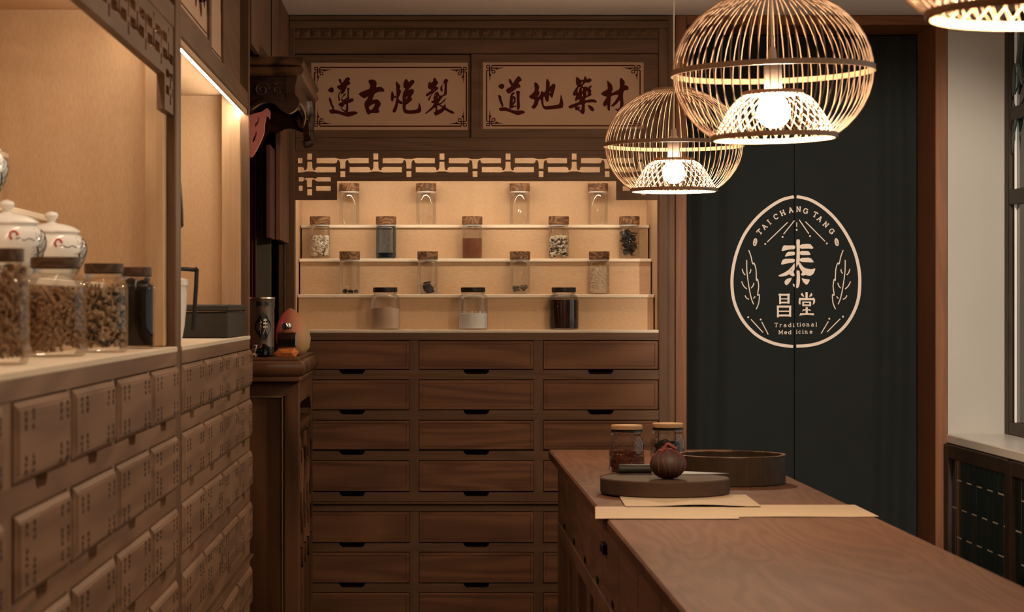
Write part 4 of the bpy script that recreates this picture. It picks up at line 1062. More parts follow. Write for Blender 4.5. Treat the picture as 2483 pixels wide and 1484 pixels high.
def lamp(X, Y, label, Z=1.943, tilt=0.):
    t = thing('pendant_lamp', label, 'lamp', (X, Y, Z), rnd.uniform(0, .08), 'bamboo cage lamps above the counter')
    t.rotation_euler[1] = tilt
    for k in range(RIBS):
        o_ = link('rib', rib_mesh, 'bamboo', t); o_.rotation_euler = (rnd.uniform(-.006, .006), 0, 2 * math.pi * (k + rnd.uniform(-.12, .12)) / RIBS)
    for k in range(INNER):
        o_ = link('inner_rib', inn_a, 'bamboo', t); o_.rotation_euler = (0, 0, 2 * math.pi * k / INNER)
        o_ = link('inner_rib', inn_b, 'bamboo', t); o_.rotation_euler = (0, 0, 2 * math.pi * (k + .5) / INNER)
    for k, me in hoop_m.items(): link('hoop', me, 'bamboo_hoop', t)
    link('bracket', br_m, 'bamboo_hoop', t); link('socket', sock_m, 'socket', t); link('bulb', bulb_m, 'bulb', t, 'glowing round bulb')
    cb_ = link('cable', cab_m, 'cable', t); cb_.scale = (1, 1, (ZC - .001 - Z - .05) / .61); cb_.location = (0, 0, .05 - .05 * cb_.scale[2])
    rs = link('ceiling_rose', rose_m, 'socket', t, loc=(0, 0, ZC - .0225 - Z))
    return t
lamp(XH(1634, 7.53), 7.53, 'bamboo cage pendant lamp hanging over the counter end by the calligraphy signs')
lamp(XH(1874, 5.20), 5.20, 'bamboo cage pendant lamp hanging between the sign side lamp and the window side lamp', tilt=-.022)
lamp(XH(2512, 3.02), 3.02, 'bamboo cage pendant lamp hanging in front of the window, mostly cut off')

# ceiling spotlights on a track, above and behind the view, aimed at the end wall
SPOTS = (((1.85, 4.4), (1.80, 9.4, 1.35), 1.0, 'the doorway curtain'), ((1.95, 3.4), (2.3, 9.2, 1.3), .18, 'the window recess'))
for (sx, sy), aim, k, what in SPOTS:
    t = thing('ceiling_spotlight', 'black ceiling spotlight aimed at ' + what, 'spotlight', (sx, sy, ZC))
    MB().lathe([(.045, -.018), (.045, -.0005)], seg=24).build('mount', 'black', t)
    MB().tube([(0, 0, -.018), (0, 0, -.07)], .008, 8).build('stem', 'black', t)
    d = (Vector(aim) - Vector((sx, sy, ZC - .09))).normalized(); c = Vector((0, 0, -.10))
    MB().tube([c - d * .06, c + d * .06], .032, 20, cap=False).build('housing', 'black', t)
    MB().tube([c - d * .06, c - d * .055], .031, 20).build('housing_back', 'black', t)
    ld = bpy.data.lights.new('spot_beam', 'SPOT'); ld.energy = SPOT_W * k; ld.color = (1.0, .86, .70); ld.spot_size = math.radians(27); ld.spot_blend = .6; ld.shadow_soft_size = .03
    lo = bpy.data.objects.new('spot_beam', ld); COL.objects.link(lo); lo.parent = t; lo.location = c + d * .065
    lo.rotation_euler = d.to_track_quat('-Z', 'Y').to_euler()

# ---------------------------------------------------------------- door curtain with printed emblem
YC = 9.50
CU0, CU1, CUS = XJL + .003, XH(2222, YC), XH(1925.5, YC)
def cloth_y(x, z):
    f_ = 0.
    for c, w, a in ((1.085, .018, .022), (1.13, .026, -.024), (1.19, .030, .020), (1.26, .05, -.008), (1.52, .018, -.006), (1.70, .06, .004), (1.84, .045, -.016), (1.90, .028, .020), (1.95, .022, -.018), (2.00, .018, .014)):
        f_ += a * math.exp(-((x - c - .012 * math.sin(z * 1.7 + c * 9)) / w) ** 2)
    return YC + f_ * (1 - .5 * max(0, min(1, (z - 1.9) / .6)))
cur = thing('door_curtain', 'dark slate split door curtain printed with an egg shaped emblem', 'curtain', (0, 0, 0))
def panel(x0, x1, off):
    mb = MB(); nx, nz = 44, 26; z0, z1 = .28, ZH(92, YC); vs = []; fs = []
    for j in range(nz + 1):
        for i in range(nx + 1):
            x = x0 + (x1 - x0) * i / nx; z = z0 + (z1 - z0) * j / nz
            vs.append((x, cloth_y(x, z) + off, z))
    n = len(vs); vs += [(x, y + .0012, z) for x, y, z in vs]
    for j in range(nz):
        for i in range(nx):
            k = j * (nx + 1) + i; q = (k, k + 1, k + nx + 2, k + nx + 1); fs += [q, tuple(reversed([w + n for w in q]))]
    return mb.add(vs, fs, True).build('curtain_panel', 'curtain', cur)
panel(CU0, CUS - .0012, 0); panel(CUS + .0012, CU1, -.003)
rod = MB(); rod.tube([(XJL + .001, YC - .001, ZH(90, YC)), (XJR - .001, YC - .001, ZH(90, YC))], .008, 10); rod.build('curtain_rod', 'black_iron', cur)
def pr_fn(u, v):
    x, z = XH(u, YC), ZH(v, YC); off = 0 if x < CUS else -.003
    return (x, cloth_y(x, z) + off - .0015, z)
em = MB(); K = 1336 / 360.0
def ez(x, y): return (1750 + x / K, 460 + y / K)
left_ring = [(648, 64), (540, 92), (420, 165), (310, 262), (205, 400), (135, 560), (98, 720), (90, 860), (108, 1000), (160, 1130), (235, 1235), (335, 1322), (455, 1378), (560, 1402), (641, 1411)]
right_ring = [(672, 62), (790, 90), (910, 160), (1020, 260), (1120, 400), (1195, 560), (1232, 720), (1238, 860), (1222, 1000), (1172, 1130), (1095, 1240), (995, 1322), (880, 1378), (770, 1402), (668, 1408)]
for rg in (left_ring, right_ring): em.ribbon(catmull([ez(*p) for p in rg], 7), 7.4, pr_fn)
def line(a, b_, w=2.3): em.ribbon([ez(a[0] + (b_[0] - a[0]) * k / 6, a[1] + (b_[1] - a[1]) * k / 6) for k in range(7)], w, pr_fn)
def dot(x, y, r=2.3):
    c = ez(x, y); em.flat([(c[0] + r * math.cos(k * .6283), c[1] + r * math.sin(k * .6283)) for k in range(10)], [], pr_fn)
for a, b_, d_ in (((592, 294), (408, 472), (391, 488)), ((652, 278), (556, 400), (547, 425)), ((673, 294), (673, 335), (673, 362)), ((696, 272), (782, 396), (793, 418)), ((752, 288), (928, 464), (945, 484)),
                  ((372, 1286), (262, 1166), (237, 1147)), ((418, 1302), (360, 1190), (350, 1168)), ((894, 1294), (960, 1184), (968, 1161)), ((948, 1280), (1066, 1162), (1091, 1143))):
    line(a, b_); dot(*d_)
def curve(l, w=2.4): em.ribbon(catmull([ez(*p) for p in l], 5), w, pr_fn)
for mx in (0, 1):
    q = (lambda x, y: (x, y)) if not mx else (lambda x, y: (1334 - x, y))
    for l in ([(224, 632), (226, 740), (245, 880), (265, 975), (287, 1032)], [(242, 544), (262, 600), (278, 668), (290, 660), (308, 720), (312, 815), (322, 805), (332, 870), (322, 948), (338, 945), (332, 1020), (310, 1075)],
              [(182, 714), (192, 745), (210, 768)], [(177, 825), (195, 865), (225, 894)], [(208, 952), (222, 975), (244, 986)], [(262, 716), (258, 738), (247, 754)], [(290, 838), (280, 866), (264, 886)], [(300, 960), (292, 972), (282, 978)]):
        curve([q(*p) for p in l])
    c = q(300, 472); s_ = 1 if not mx else -1
    sd = [(c[0] + s_ * (14 * math.cos(k * .524) * .8 + 16 * math.sin(k * .524) * .5), c[1] - 30 * math.sin(k * .524) * .95 + 8 * math.cos(k * .524)) for k in range(12)]
    curve(sd + [sd[0]], 3.0); curve([(c[0] + s_ * 4, c[1] - 16), (c[0] - s_ * 2, c[1]), (c[0] + s_ * 3, c[1] + 12)], 2.0)
def polys(origin, sc_, ps, sm=1):
    for p in ps:
        hs = []
        if isinstance(p, tuple): p, hs = p
        cv = lambda l: smooth_poly([(origin[0] + x / sc_, origin[1] + y / sc_) for x, y in l], sm)
        em.flat(cv(p), [cv(h) for h in hs], pr_fn)
polys((1870, 570), 10.6, [
 [(635,125),(690,105),(735,125),(730,250),(730,700),(690,750),(665,790),(640,840),(635,700),(650,400)],
 [(730,245),(990,220),(1085,325),(1060,355),(940,345),(730,355)], [(730,410),(950,405),(1010,490),(990,515),(730,515)], [(730,590),(1010,580),(1085,680),(1085,705),(730,690)],
 [(315,260),(400,268),(610,265),(605,360),(450,372),(340,400),(255,415)], [(410,430),(605,425),(600,520),(450,535),(340,560)], [(300,610),(600,605),(595,700),(400,730),(240,770)],
 [(690,740),(740,700),(790,790),(860,850),(1000,880),(1080,870),(1130,850),(1120,920),(1070,1010),(1000,1050),(930,1040),(885,1020),(820,1045),(755,1025),(800,950),(740,870),(710,800)],
 [(595,705),(595,890),(560,940),(590,1010),(590,1060),(540,1065),(490,1030),(460,1005),(380,1050),(250,1070),(180,1055),(200,1030),(330,970),(450,890),(540,790)],
 [(640,920),(680,905),(725,920),(735,1050),(735,1200),(710,1330),(660,1370),(630,1355),(640,1200),(650,1050)],
 [(525,1095),(500,1170),(430,1270),(380,1290),(340,1240),(345,1180),(400,1125)], [(540,1255),(590,1255),(590,1350),(560,1310)], [(770,1105),(870,1130),(995,1140),(960,1220),(920,1275),(880,1270),(820,1210)]])
def rc(x0, y0, x1, y1): return [(x0, y0), (x1, y0), (x1, y1), (x0, y1)]
polys((1860, 700), 12.364, [
 rc(345,155,675,210), rc(360,150,415,465), rc(605,150,670,445), rc(380,288,640,322), rc(380,390,650,440),
 rc(290,505,720,565), rc(295,505,350,860), rc(655,505,716,840), rc(330,658,690,697), rc(330,775,700,830),
 rc(1145,105,1212,290), [(1050,120),(1110,240),(1070,240),(1000,175)], [(1325,120),(1360,185),(1330,225),(1250,250),(1280,190)],
 [(955,275),(1360,280),(1385,265),(1430,310),(1435,400),(1400,465),(1360,480),(1380,400),(1375,345),(1000,345),(995,400),(1000,470),(970,480),(940,430),(945,340)],
 (rc(1050,385,1315,525), [rc(1100,425,1260,475)]), rc(1150,555,1215,740), [(1080,615),(1270,615),(1320,665),(1220,650),(1100,655),(1045,690)], [(990,735),(1390,735),(1415,800),(1200,780),(1050,790),(960,815)]], 0)
# slab letters as pen strokes: box 0..w wide, 0..1 high
arc = lambda cx_, cy_, rx, ry, a0, a1, n=10: [(cx_ + rx * math.cos(math.radians(a0 + (a1 - a0) * k / n)), cy_ + ry * math.sin(math.radians(a0 + (a1 - a0) * k / n))) for k in range(n + 1)]
LET = {
 'T': (.85, [[(.02,.97),(.83,.97)], [(.425,0),(.425,1)], [(.22,.03),(.63,.03)], [(.03,.78),(.03,1)], [(.82,.78),(.82,1)]]),
 'A': (.95, [[(.12,0),(.46,1)], [(.83,0),(.46,1)], [(.25,.36),(.70,.36)], [(0,.03),(.28,.03)], [(.66,.03),(.95,.03)], [(.30,.97),(.5,.97)]]),
 'I': (.42, [[(.21,0),(.21,1)], [(0,.03),(.42,.03)], [(0,.97),(.42,.97)]]),
 'C': (.85, [arc(.45, .5, .40, .47, 45, 318, 18), [(.80,.68),(.80,.95)]]),
 'H': (.95, [[(.16,0),(.16,1)], [(.79,0),(.79,1)], [(.16,.5),(.79,.5)], [(0,.03),(.33,.03)], [(0,.97),(.33,.97)], [(.62,.03),(.95,.03)], [(.62,.97),(.95,.97)]]),
 'N': (.95, [[(.16,0),(.16,1)], [(.79,0),(.79,1)], [(.16,1),(.79,0)], [(0,.03),(.33,.03)], [(0,.97),(.22,.97)], [(.62,.97),(.95,.97)]]),
 'G': (.92, [arc(.45, .5, .40, .47, 45, 350, 20), [(.84,.06),(.84,.46)], [(.55,.45),(.94,.45)], [(.80,.68),(.80,.95)]]),
 'M': (1.15, [[(.16,0),(.16,1)], [(.99,0),(.99,1)], [(.16,1),(.575,.2)], [(.99,1),(.575,.2)], [(0,.03),(.33,.03)], [(.82,.03),(1.15,.03)], [(0,.97),(.2,.97)], [(.95,.97),(1.15,.97)]]),
 'r': (.55, [[(.15,0),(.15,.66)], [(0,.03),(.32,.03)], [(0,.64),(.15,.64)], arc(.40, .40, .25, .24, 180, 60, 6)]),
 'a': (.68, [arc(.30, .20, .26, .19, 0, 360, 14), [(.54,0),(.54,.45)], arc(.32, .44, .22, .20, 0, 140, 6), [(.54,.03),(.68,.03)]]),
 'd': (.75, [arc(.32, .32, .28, .31, 0, 360, 14), [(.60,0),(.60,1)], [(.45,.97),(.6,.97)], [(.6,.03),(.75,.03)]]),
 'i': (.35, [[(.17,0),(.17,.66)], [(0,.03),(.35,.03)], [(.03,.64),(.17,.64)], [(.17,.84),(.17,.97)]]),
 't': (.48, [[(.2,.1),(.2,.9)], arc(.34, .14, .14, .12, 180, 320, 6), [(0,.64),(.45,.64)]]),
 'o': (.68, [arc(.34, .33, .30, .31, 0, 360, 16)]),
 'n': (.78, [[(.16,0),(.16,.66)], arc(.37, .40, .22, .24, 180, 0, 8), [(.59,0),(.59,.42)], [(0,.03),(.3,.03)], [(0,.64),(.16,.64)], [(.46,.03),(.76,.03)]]),
 'l': (.35, [[(.17,0),(.17,1)], [(0,.03),(.35,.03)], [(.03,.97),(.17,.97)]]),
 'e': (.66, [arc(.33, .33, .29, .31, 0, 315, 16), [(.06,.34),(.62,.34)]]),
 'c': (.60, [arc(.33, .33, .29, .31, 45, 315, 14)]),
}
def letter(mb, ch, ctr, H, ang, th, fn):
    w, st = LET[ch]; ca, sa = math.cos(math.radians(ang)), math.sin(math.radians(ang))
    for s_ in st:
        pts = []
        for x, y in s_:
            a, b_ = (x - w / 2) * H, -(y - .5) * H
            pts.append((ctr[0] + a * ca - b_ * sa, ctr[1] + a * sa + b_ * ca))
        mb.ribbon(pts, th, fn)
for ch, x, y, a in (('T', 340, 380, -46), ('A', 384, 333, -46), ('I', 426, 292, -42), ('C', 487, 243, -30), ('H', 548, 209, -24), ('A', 620, 184, -12), ('N', 690, 176, 2), ('G', 754, 192, 12),
                    ('T', 840, 224, 26), ('A', 882, 262, 36), ('N', 936, 314, 42), ('G', 990, 374, 48)):
    letter(em, ch, ez(x, y), 12.0, a, 2.3, pr_fn)
for txt, base in (((('T', 490), ('r', 531), ('a', 570), ('d', 612), ('i', 645), ('t', 681), ('i', 706), ('o', 737), ('n', 775), ('a', 816), ('l', 850)), 1234), ((('M', 531), ('e', 576), ('d', 612), ('i', 673), ('c', 700), ('i', 729), ('n', 759), ('e', 803)), 1299)):
    for ch, x in txt:
        dy = -6 if x > 660 else 0
        letter(em, ch, ez(x, base + dy - 17), 9.4, 0, 1.6, pr_fn)
em.build('emblem', 'print', cur, 'beige printed emblem with leaves, rays and lettering')

# ---------------------------------------------------------------- the altar corner
AT = E - .170
al = thing('altar_table', 'dark red-brown carved altar table with a thick rounded top edge', 'altar table', (0, 0, 0))
AX0, AX1, AY0, AY1 = -1.02, -.438, 7.82, 8.86
tt = MB(); rounded_slab(tt, AX0, AX1, AY0, AY1, AT - .070, AT - .006, .032, 10); tt.box(AX0 + .012, AX1 - .018, AY0 + .014, AY1 - .014, AT - .010, AT, .002); tt.box(AX0 + .006, AX1 - .010, AY0 + .010, AY1 - .010, AT - .083, AT - .066, .004)
tt.build('table_top', 'altar_wood_X', al)
bx0, bx1, by0, by1 = -1.00, -.459, 7.90, 8.80
zt_ = AT - .084
for x0 in (bx0, bx1 - .052):
    for y0 in (by0, by1 - .052): MB().box(x0, x0 + .052, y0, y0 + .052, 0, zt_, .003).build('post', 'altar_wood_Z', al)
for y0 in (by0, by1 - .03):
    MB().plate([(bx0 + .052, zt_ - .052), (bx1 - .052, zt_ - .052), (bx1 - .004, zt_), (bx0 + .004, zt_)], [], lambda a, b_, c: (a, c, b_), y0 - .001, y0 + .03).build('end_rail', 'altar_wood_X', al)
    MB().box(bx0 + .052, bx1 - .052, y0 + .012, y0 + .022, .12, zt_ - .052).build('end_panel', 'altar_wood_Z', al)
    MB().box(bx0 + .052, bx1 - .052, y0, y0 + .03, .06, .12).build('end_rail', 'altar_wood_X', al)
MB().box(bx1 - .060, bx1 - .0565, by0 - .003, by0 + .004, .12, zt_ - .050).build('gilt_bead', 'gold_paint', al)
MB().box(bx0 + .06, bx1 - .0565, by0 - .003, by0 + .004, zt_ - .056, zt_ - .052).build('gilt_bead', 'gold_paint', al)
# carved front, facing the counter
def fplate(name, outer, holes, x0, x1, mat='altar_wood_Y'):
    return MB().plate(outer, holes, lambda a, b_, c: (c, a, b_), x0, x1).build(name, mat, al)
fy0, fy1 = by0 + .052, by1 - .052
zA = [zt_, ZH(968, 8.3), ZH(1015, 8.3), ZH(1030, 8.3), ZH(1128, 8.3), ZH(1150, 8.3), ZH(1215, 8.3), .45, .06]
MB().box(bx1 - .060, bx1 - .052, fy0, fy1, .06, zt_).build('front_backing', 'gap', al)
fplate('front_rail', [(fy0, zA[1] - .05), (fy0 + .06, zA[1] - .012), (fy0 + .12, zA[1]), (fy1 - .12, zA[1]), (fy1 - .06, zA[1] - .012), (fy1, zA[1] - .05), (fy1, zA[0]), (fy0, zA[0])], [], bx1 - .045, bx1 - .004)
fplate('front_rail', [(fy0, zA[3]), (fy1, zA[3]), (fy1, zA[2]), (fy0, zA[2])], [], bx1 - .04, bx1 - .003)
fplate('front_rail', [(fy0, zA[5]), (fy1, zA[5]), (fy1, zA[4]), (fy0, zA[4])], [], bx1 - .04, bx1 - .003)
fplate('front_rail', [(fy0, zA[6] - .03), (fy1, zA[6] - .03), (fy1, zA[6]), (fy0, zA[6])], [], bx1 - .04, bx1 + .004)
rf = random.Random(3); cv = MB()
for k in range(15):                                 # scrolling carved panel
    yc = fy0 + .04 + (fy1 - fy0 - .08) * k / 14; zc = (zA[3] + zA[4]) / 2 + .03 * math.sin(k * 1.9)
    pts = [(bx1 - .020 + .004 * math.sin(q), yc + (.006 + .0045 * q) * math.cos(q * .9 + k), zc + (.006 + .0045 * q) * math.sin(q * .9 + k)) for q in range(10)]
    cv.tube(pts, .006, 5)
    cv.tube([(bx1 - .022, yc + rf.uniform(-.03, .03), zA[4]), (bx1 - .015, yc, zc), (bx1 - .022, yc + rf.uniform(-.03, .03), zA[3])], .005, 5)
cv.build('carved_panel', 'altar_wood_Y', al)
for k in range(4):                                  # carved door leaves below
    a = fy0 + (fy1 - fy0) * k / 4 + .004; b_ = fy0 + (fy1 - fy0) * (k + 1) / 4 - .004
    dv = MB().box(bx1 - .035, bx1 - .012, a, b_, .10, zA[6] - .034, .004); m_ = (a + b_) / 2
    dv.plate(smooth_poly([(a + .02, .5), (m_, .45), (b_ - .02, .5), (b_ - .02, .9), (m_, .96), (a + .02, .9)], 2), [], lambda p, q, c: (c, p, q), bx1 - .014, bx1 - .004)
    dv.tube([(bx1 - .002, m_ + .03 * math.sin(q * 1.3), .55 + .05 * q) for q in range(8)], .008, 6)
    dv.build('door_leaf', 'altar_wood_Z', al)
MB().box(bx0 + .052, bx1 - .06, by0 + .03, by1 - .03, .06, .075).build('bottom_board', 'altar_wood_X', al)

# upper altar shelf with carved aprons
us = thing('altar_shelf', 'dark lacquered carved altar shelf mounted on the wall above the altar table', 'shelf', (0, 0, 0))
UY0, UY1, UX1 = 7.60, 8.62, -.4275
zt_u, zb_u = ZH(135, UY0), ZH(181, UY0); zm_u = ZH(158.5, UY0)
tb = MB(); rounded_slab(tb, -1.1, UX1, UY0, UY1, zm_u + .001, zt_u, .014, 8); rounded_slab(tb, -1.1, UX1, UY0, UY1, zb_u, zm_u - .001, .015, 8)
tb.build('shelf_top', 'altar_wood_Y', us)
def uplate(name, pts, Y, th, mat, holes=(), it=2, par=None):
    cvp = lambda l: [(P(u, v, Y).x, P(u, v, Y).z) for u, v in smooth_poly([(596 + x / 4.945, 100 + y / 4.945) for x, y in l], it)]
    return MB().plate(cvp(pts), [cvp(h) for h in holes], lambda a, b_, c: (a, c, b_), Y, Y + th).build(name, mat, par or us)
ap = uplate('end_apron', [(-300, 405), (480, 405), (500, 420), (470, 560), (480, 700), (500, 740), (440, 745), (360, 690), (280, 675), (180, 690), (100, 740), (60, 770), (-300, 800)], 7.655, .02, 'lacquer')
sp = MB()
for cx_, cy_, r0 in ((190, 580, 90), (378, 590, 55), (345, 500, 26)):
    c = P(596 + cx_ / 4.945, 100 + cy_ / 4.945, 7.65)
    pts = [(c.x + (r0 / 4.945 * 7.65 / F) * (1 - q / 22) * math.cos(q * .62), 7.652, c.z + (r0 / 4.945 * 7.65 / F) * (1 - q / 22) * math.sin(q * .62)) for q in range(20)]
    sp.tube(pts, .005, 6)
sp.build('scroll_relief', 'carved_gloss', us)
uplate('corner_leg', [(490, 400), (620, 400), (610, 470), (585, 560), (590, 640), (640, 690), (640, 760), (590, 830), (520, 870), (440, 840), (360, 760), (280, 720), (180, 740), (100, 790), (60, 820), (60, 770), (100, 735), (180, 690), (280, 672), (370, 690), (450, 745), (510, 740), (470, 560)], 7.635, .05, 'lacquer')
# front apron, running away along the shelf
Xa = UX1 - .030
fo = [(UY0 + .05, zb_u), (UY1 - .02, zb_u), (UY1 - .02, zb_u - .13), (UY1 - .07, zb_u - .155), (UY1 - .12, zb_u - .12), (UY1 - .17, zb_u - .075), (UY1 - .3, zb_u - .06), (UY0 + .5, zb_u - .075), (UY0 + .3, zb_u - .06), (UY0 + .2, zb_u - .07), (UY0 + .12, zb_u - .115), (UY0 + .05, zb_u - .09)]
MB().plate(smooth_poly(fo, 2), [], lambda a, b_, c: (c, a, b_), Xa - .022, Xa).build('front_apron', 'lacquer', us)
lg = MB()                                           # scrolled brackets at the far end
lg.tube(catmull([(Xa - .005, UY1 - .06, zb_u), (Xa + .004, UY1 - .05, zb_u - .06), (Xa - .002, UY1 - .06, zb_u - .11), (Xa + .006, UY1 - .05, zb_u - .15), (Xa - .02, UY1 - .06, zb_u - .165)], 5), [.018] * 21, 8)
lg.build('scroll_bracket', 'lacquer', us); lg = MB()
lg.tube(catmull([(Xa, UY0 + .25, zb_u - .07), (Xa + .012, UY0 + .36, zb_u - .10), (Xa, UY0 + .42, zb_u - .14), (Xa - .012, UY0 + .38, zb_u - .115)], 5), .008, 6)
lg.build('scroll_bracket', 'lacquer', us)
uplate('lower_apron', [(60, 790), (280, 760), (420, 830), (620, 850), (700, 700), (790, 720), (800, 940), (780, 1060), (700, 1105), (600, 1060), (500, 1040), (420, 1080), (380, 1105), (300, 1080), (230, 1150), (200, 1250), (150, 1350), (80, 1390), (60, 1380)], 8.58, .025, 'lacquer')
uplate('rose_lit_bracket', [(40, 890), (75, 875), (165, 850), (200, 840), (260, 795), (290, 840), (288, 940), (270, 900), (245, 900), (225, 990), (222, 1090), (190, 1180), (140, 1280), (80, 1385), (40, 1390)], 7.70, .02, 'rose_glow_tint',
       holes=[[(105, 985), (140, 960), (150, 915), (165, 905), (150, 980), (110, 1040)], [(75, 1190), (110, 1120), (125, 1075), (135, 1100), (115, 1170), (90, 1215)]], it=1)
for x_ in (-.70, -.90): MB().box(x_, x_ + .03, UY0 + .1, UY1 - .05, zb_u - .05, zb_u - .0005).build('bearer', 'altar_wood_Y', us)

# bulkhead panels, hanging board and stub wall of the alcove
bh = MB().box(-.592, -.576, 7.275, 8.62, zt_u + .004, ZC - .002).build('wall_alcove', 'frame_wood_Z'); struct(bh)
MB().box(-.5765, -.5735, 8.16, 8.168, zt_u + .004, ZC - .002).build('seam_bead', 'gap', bh)
hb = MB().box(-.592, -.573, 8.635, 9.15, E + .262, ZC - .002, .002).build('trim_2', 'drawer_wood_Z'); struct(hb)
rs_ = MB().box(-.606, -.594, 8.36, 8.635, E + .262, zb_u - .18).build('trim_3', 'red_cloth'); struct(rs_)
sw = MB().box(-1.29, XH(656.5, 8.93), 8.93, 8.96, 0, ZC - .003).build('wall_stub', 'grey_green'); struct(sw)
n = 40
# red altar banner
bn = MB(); vs = []; fs = []
xb0_, xb1_ = XH(560, 8.5), XH(622.5, 8.5)
for j in range(2):
    for i in range(n + 1): vs.append((xb0_ + (xb1_ - xb0_) * i / n, 8.50 + .012 * math.sin(i * 1.1), [AT + .02, zb_u - .052][j]))
for i in range(n): fs.append((i, i + 1, n + 2 + i, n + 1 + i))
bo = bn.add(vs, fs, True).build('altar_banner', 'red_cloth'); tag(bo, 'dark red pleated altar banner hanging behind the tin canister', 'banner')
# small red altar lamp, mostly hidden by the herb cabinet
t = thing('altar_lamp', 'small glowing red altar lamp on the altar table behind the herb cabinet end', 'lamp', (-.80, 8.12, AT + .0005))
MB().lathe([(.035, 0), (.036, .01), (.012, .02), (.010, .20), (.022, .22)], seg=20).build('lamp_stem', 'gold_paint', t)
MB().lathe([(.012, .22), (.026, .24), (.032, .27), (.024, .30), (.010, .318), (.002, .322)], seg=20).build('lamp_globe', 'altar_glow', t, 'glowing red glass globe')

# things on the altar
AZ = AT + .0005
t = thing('tin_canister', 'embossed tin canister with a dark character medallion on the altar table', 'canister', (XH(634, 8.02), 8.02, AZ + .0))
z_off = ZH(838, 8.02) - AZ
MB().lathe([(.040, 0), (.046, .004), (.047, .02), (.044, .024), (.044, .034)], seg=36).build('stand', 'lacquer', t)
cn = MB().lathe([(.0445, .034), (.0455, .037), (.0455, .168), (.0465, .170), (.0465, .200), (.0490, .204), (.0480, .209)], seg=40); cn.build('tin_body', 'tin', t)
md = MB()
def on_can(a, z, off): return (( .0455 + off) * math.sin(a), -(.0455 + off) * math.cos(a), z)
nseg = 20; ring = []
vs = [on_can(.22, .105, .001)]; fs = []
for k in range(nseg):
    a = 2 * math.pi * k / nseg; rr = 1 + .10 * math.cos(4 * a); vs.append(on_can(.22 + .62 * rr * math.cos(a), .105 + .046 * rr * math.sin(a), .0012))
for k in range(nseg): fs.append((0, 1 + k, 1 + (k + 1) % nseg))
md.add(vs, fs).build('medallion', 'black', t)
ch = MB(); cfn = lambda a, b_: on_can(.22 + a, .105 + b_, .0022)
for l, w in (([(-.30, .012), (-.12, .016)], .006), ([(-.21, .026), (-.21, -.026)], .006), ([(-.21, .006), (-.32, -.010)], .005), ([(.02, .024), (.28, .024)], .005), ([(.15, .030), (.15, -.002)], .006), ([(.0, .012), (.30, .012)], .005), ([(-.02, 0), (.32, 0)], .005), ([(.15, -.002), (.0, -.024)], .005), ([(.15, -.002), (.32, -.024)], .005)):
    pts = [(l[0][0] + (l[1][0] - l[0][0]) * q / 4, l[0][1] + (l[1][1] - l[0][1]) * q / 4) for q in range(5)]
    ch.ribbon(pts, w if abs(l[0][0] - l[1][0]) > abs(l[0][1] - l[1][1]) else .05, cfn)
ch.build('embossed_character', 'tin', t)
bd = MB()
for k in range(10): bd.add([on_can(-.3 + .1 * k, .176 + .006 * (k % 2), .0018), on_can(-.22 + .1 * k, .178, .0018), on_can(-.24 + .1 * k, .194, .0018), on_can(-.32 + .1 * k, .192, .0018)], [(0, 1, 2, 3)])
bd.build('band_motif', 'black', t)
# silver cup and black mug in front
t = tag(MB().lathe([(.018, 0), (.022, .002), (.024, .008), (.017, .014), (.020, .020), (.026, .040), (.026, .043)], seg=24).build('silver_cup', 'chrome'), 'small shiny silver offering cup at the altar table edge', 'cup')
t.location = (XH(612, 7.90), 7.90, AZ)
t = thing('black_pot', 'small black lidded pot between the silver cup and the glass bottle', 'pot', (XH(641, 7.925), 7.925, AZ))
MB().lathe([(.018, 0), (.024, .006), (.025, .020), (.019, .030), (.020, .033), (.012, .040), (.005, .046), (.001, .047)], seg=24).build('pot_body', 'black', t)
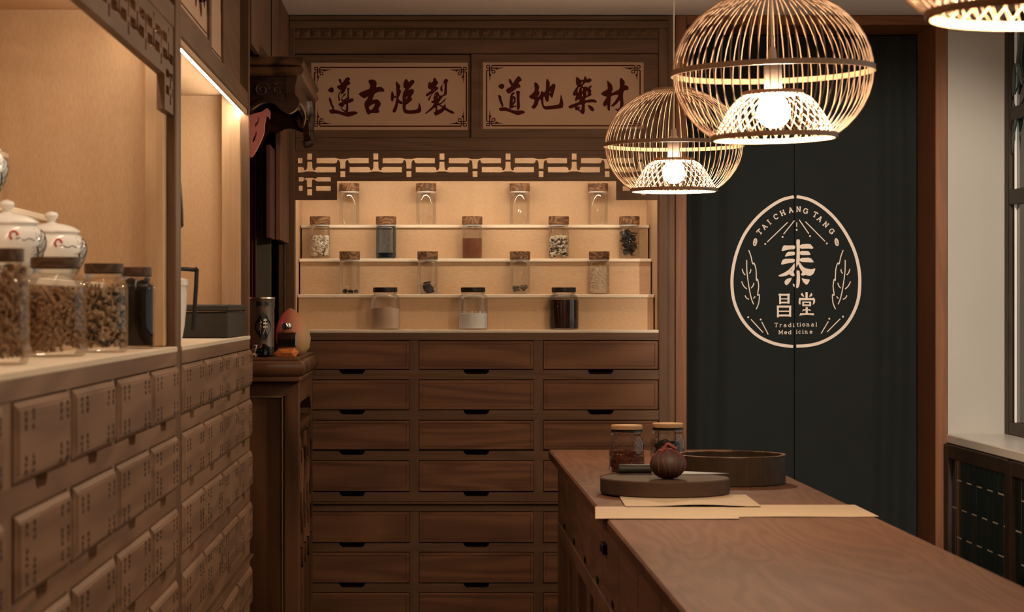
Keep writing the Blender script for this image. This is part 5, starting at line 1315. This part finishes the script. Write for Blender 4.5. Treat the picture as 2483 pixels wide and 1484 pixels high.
# glass bottle on an orange crystal base
t = thing('scent_bottle', 'square glass bottle with a silver cap standing on the orange crystal', 'bottle', (XH(694, 7.90), 7.90, AZ + .0345), .08)
bt = MB(); bt.box(-.031, .036, -.018, .018, 0, .050, .005); bt.build('bottle', 'bottle_glass', t)
MB().box(-.027, .031, -.014, .014, .004, .028, .003).build('liquid', 'dark_liquid', t)
MB().box(-.033, .036, -.0185, .0185, .047, .0515, .002).build('top_plate', 'chrome', t)
MB().lathe([(.022, .0515), (.020, .056), (.012, .062), (.010, .064)], seg=24, cx=.002).build('shoulder', 'brown_powder', t)
MB().lathe([(.0165, .064), (.0175, .066), (.0175, .083), (.016, .085)], seg=24, cx=.002).build('cap', 'chrome', t)
t = MB()
t.add([(-.042, -.02, .014), (-.028, -.024, .002), (.034, -.024, .002), (.046, -.02, .020), (.030, -.022, .033), (-.026, -.022, .031), (-.040, .016, .014), (-.026, .020, .002), (.032, .020, .002), (.044, .016, .020), (.028, .018, .033), (-.024, .018, .031), (-.01, -.034, .016), (.018, -.034, .018)],
      [(0, 1, 12), (1, 2, 13, 12), (2, 3, 13), (3, 4, 13), (4, 5, 12, 13), (5, 0, 12), (6, 7, 8, 9, 10, 11), (0, 1, 7, 6), (1, 2, 8, 7), (2, 3, 9, 8), (3, 4, 10, 9), (4, 5, 11, 10), (5, 0, 6, 11)])
o_ = t.build('crystal_block', 'crystal_orange'); o_.location = (XH(694, 7.90), 7.90, AZ - .0015); tag(o_, 'faceted orange crystal block under the square glass bottle', 'crystal')
# ceramic peach
t = thing('longevity_peach', 'large ceramic peach blushing from pink to yellow on the altar table', 'ornament', (XH(708, 8.17), 8.17, AZ))
prof = [(.020, 0), (.042, .008), (.058, .030), (.0635, .062), (.060, .092), (.050, .120), (.034, .146), (.016, .163), (.004, .170)]
pe = MB().lathe(prof, seg=40)
pe.v = [(x * (1 - .05 * math.exp(-((math.atan2(y, x) + 2.1) / .2) ** 2)) - .012 * (z / .17) ** 2 + .006, y, z) for x, y, z in pe.v]
pe.build('peach', 'peach', t)
mk = MB()
for q in range(5): mk.box(-.012 + .005 * q, -.009 + .005 * q, -.030 + .003 * q, -.026 + .003 * q, .148 + .002 * (q % 2), .152 + .002 * (q % 3))
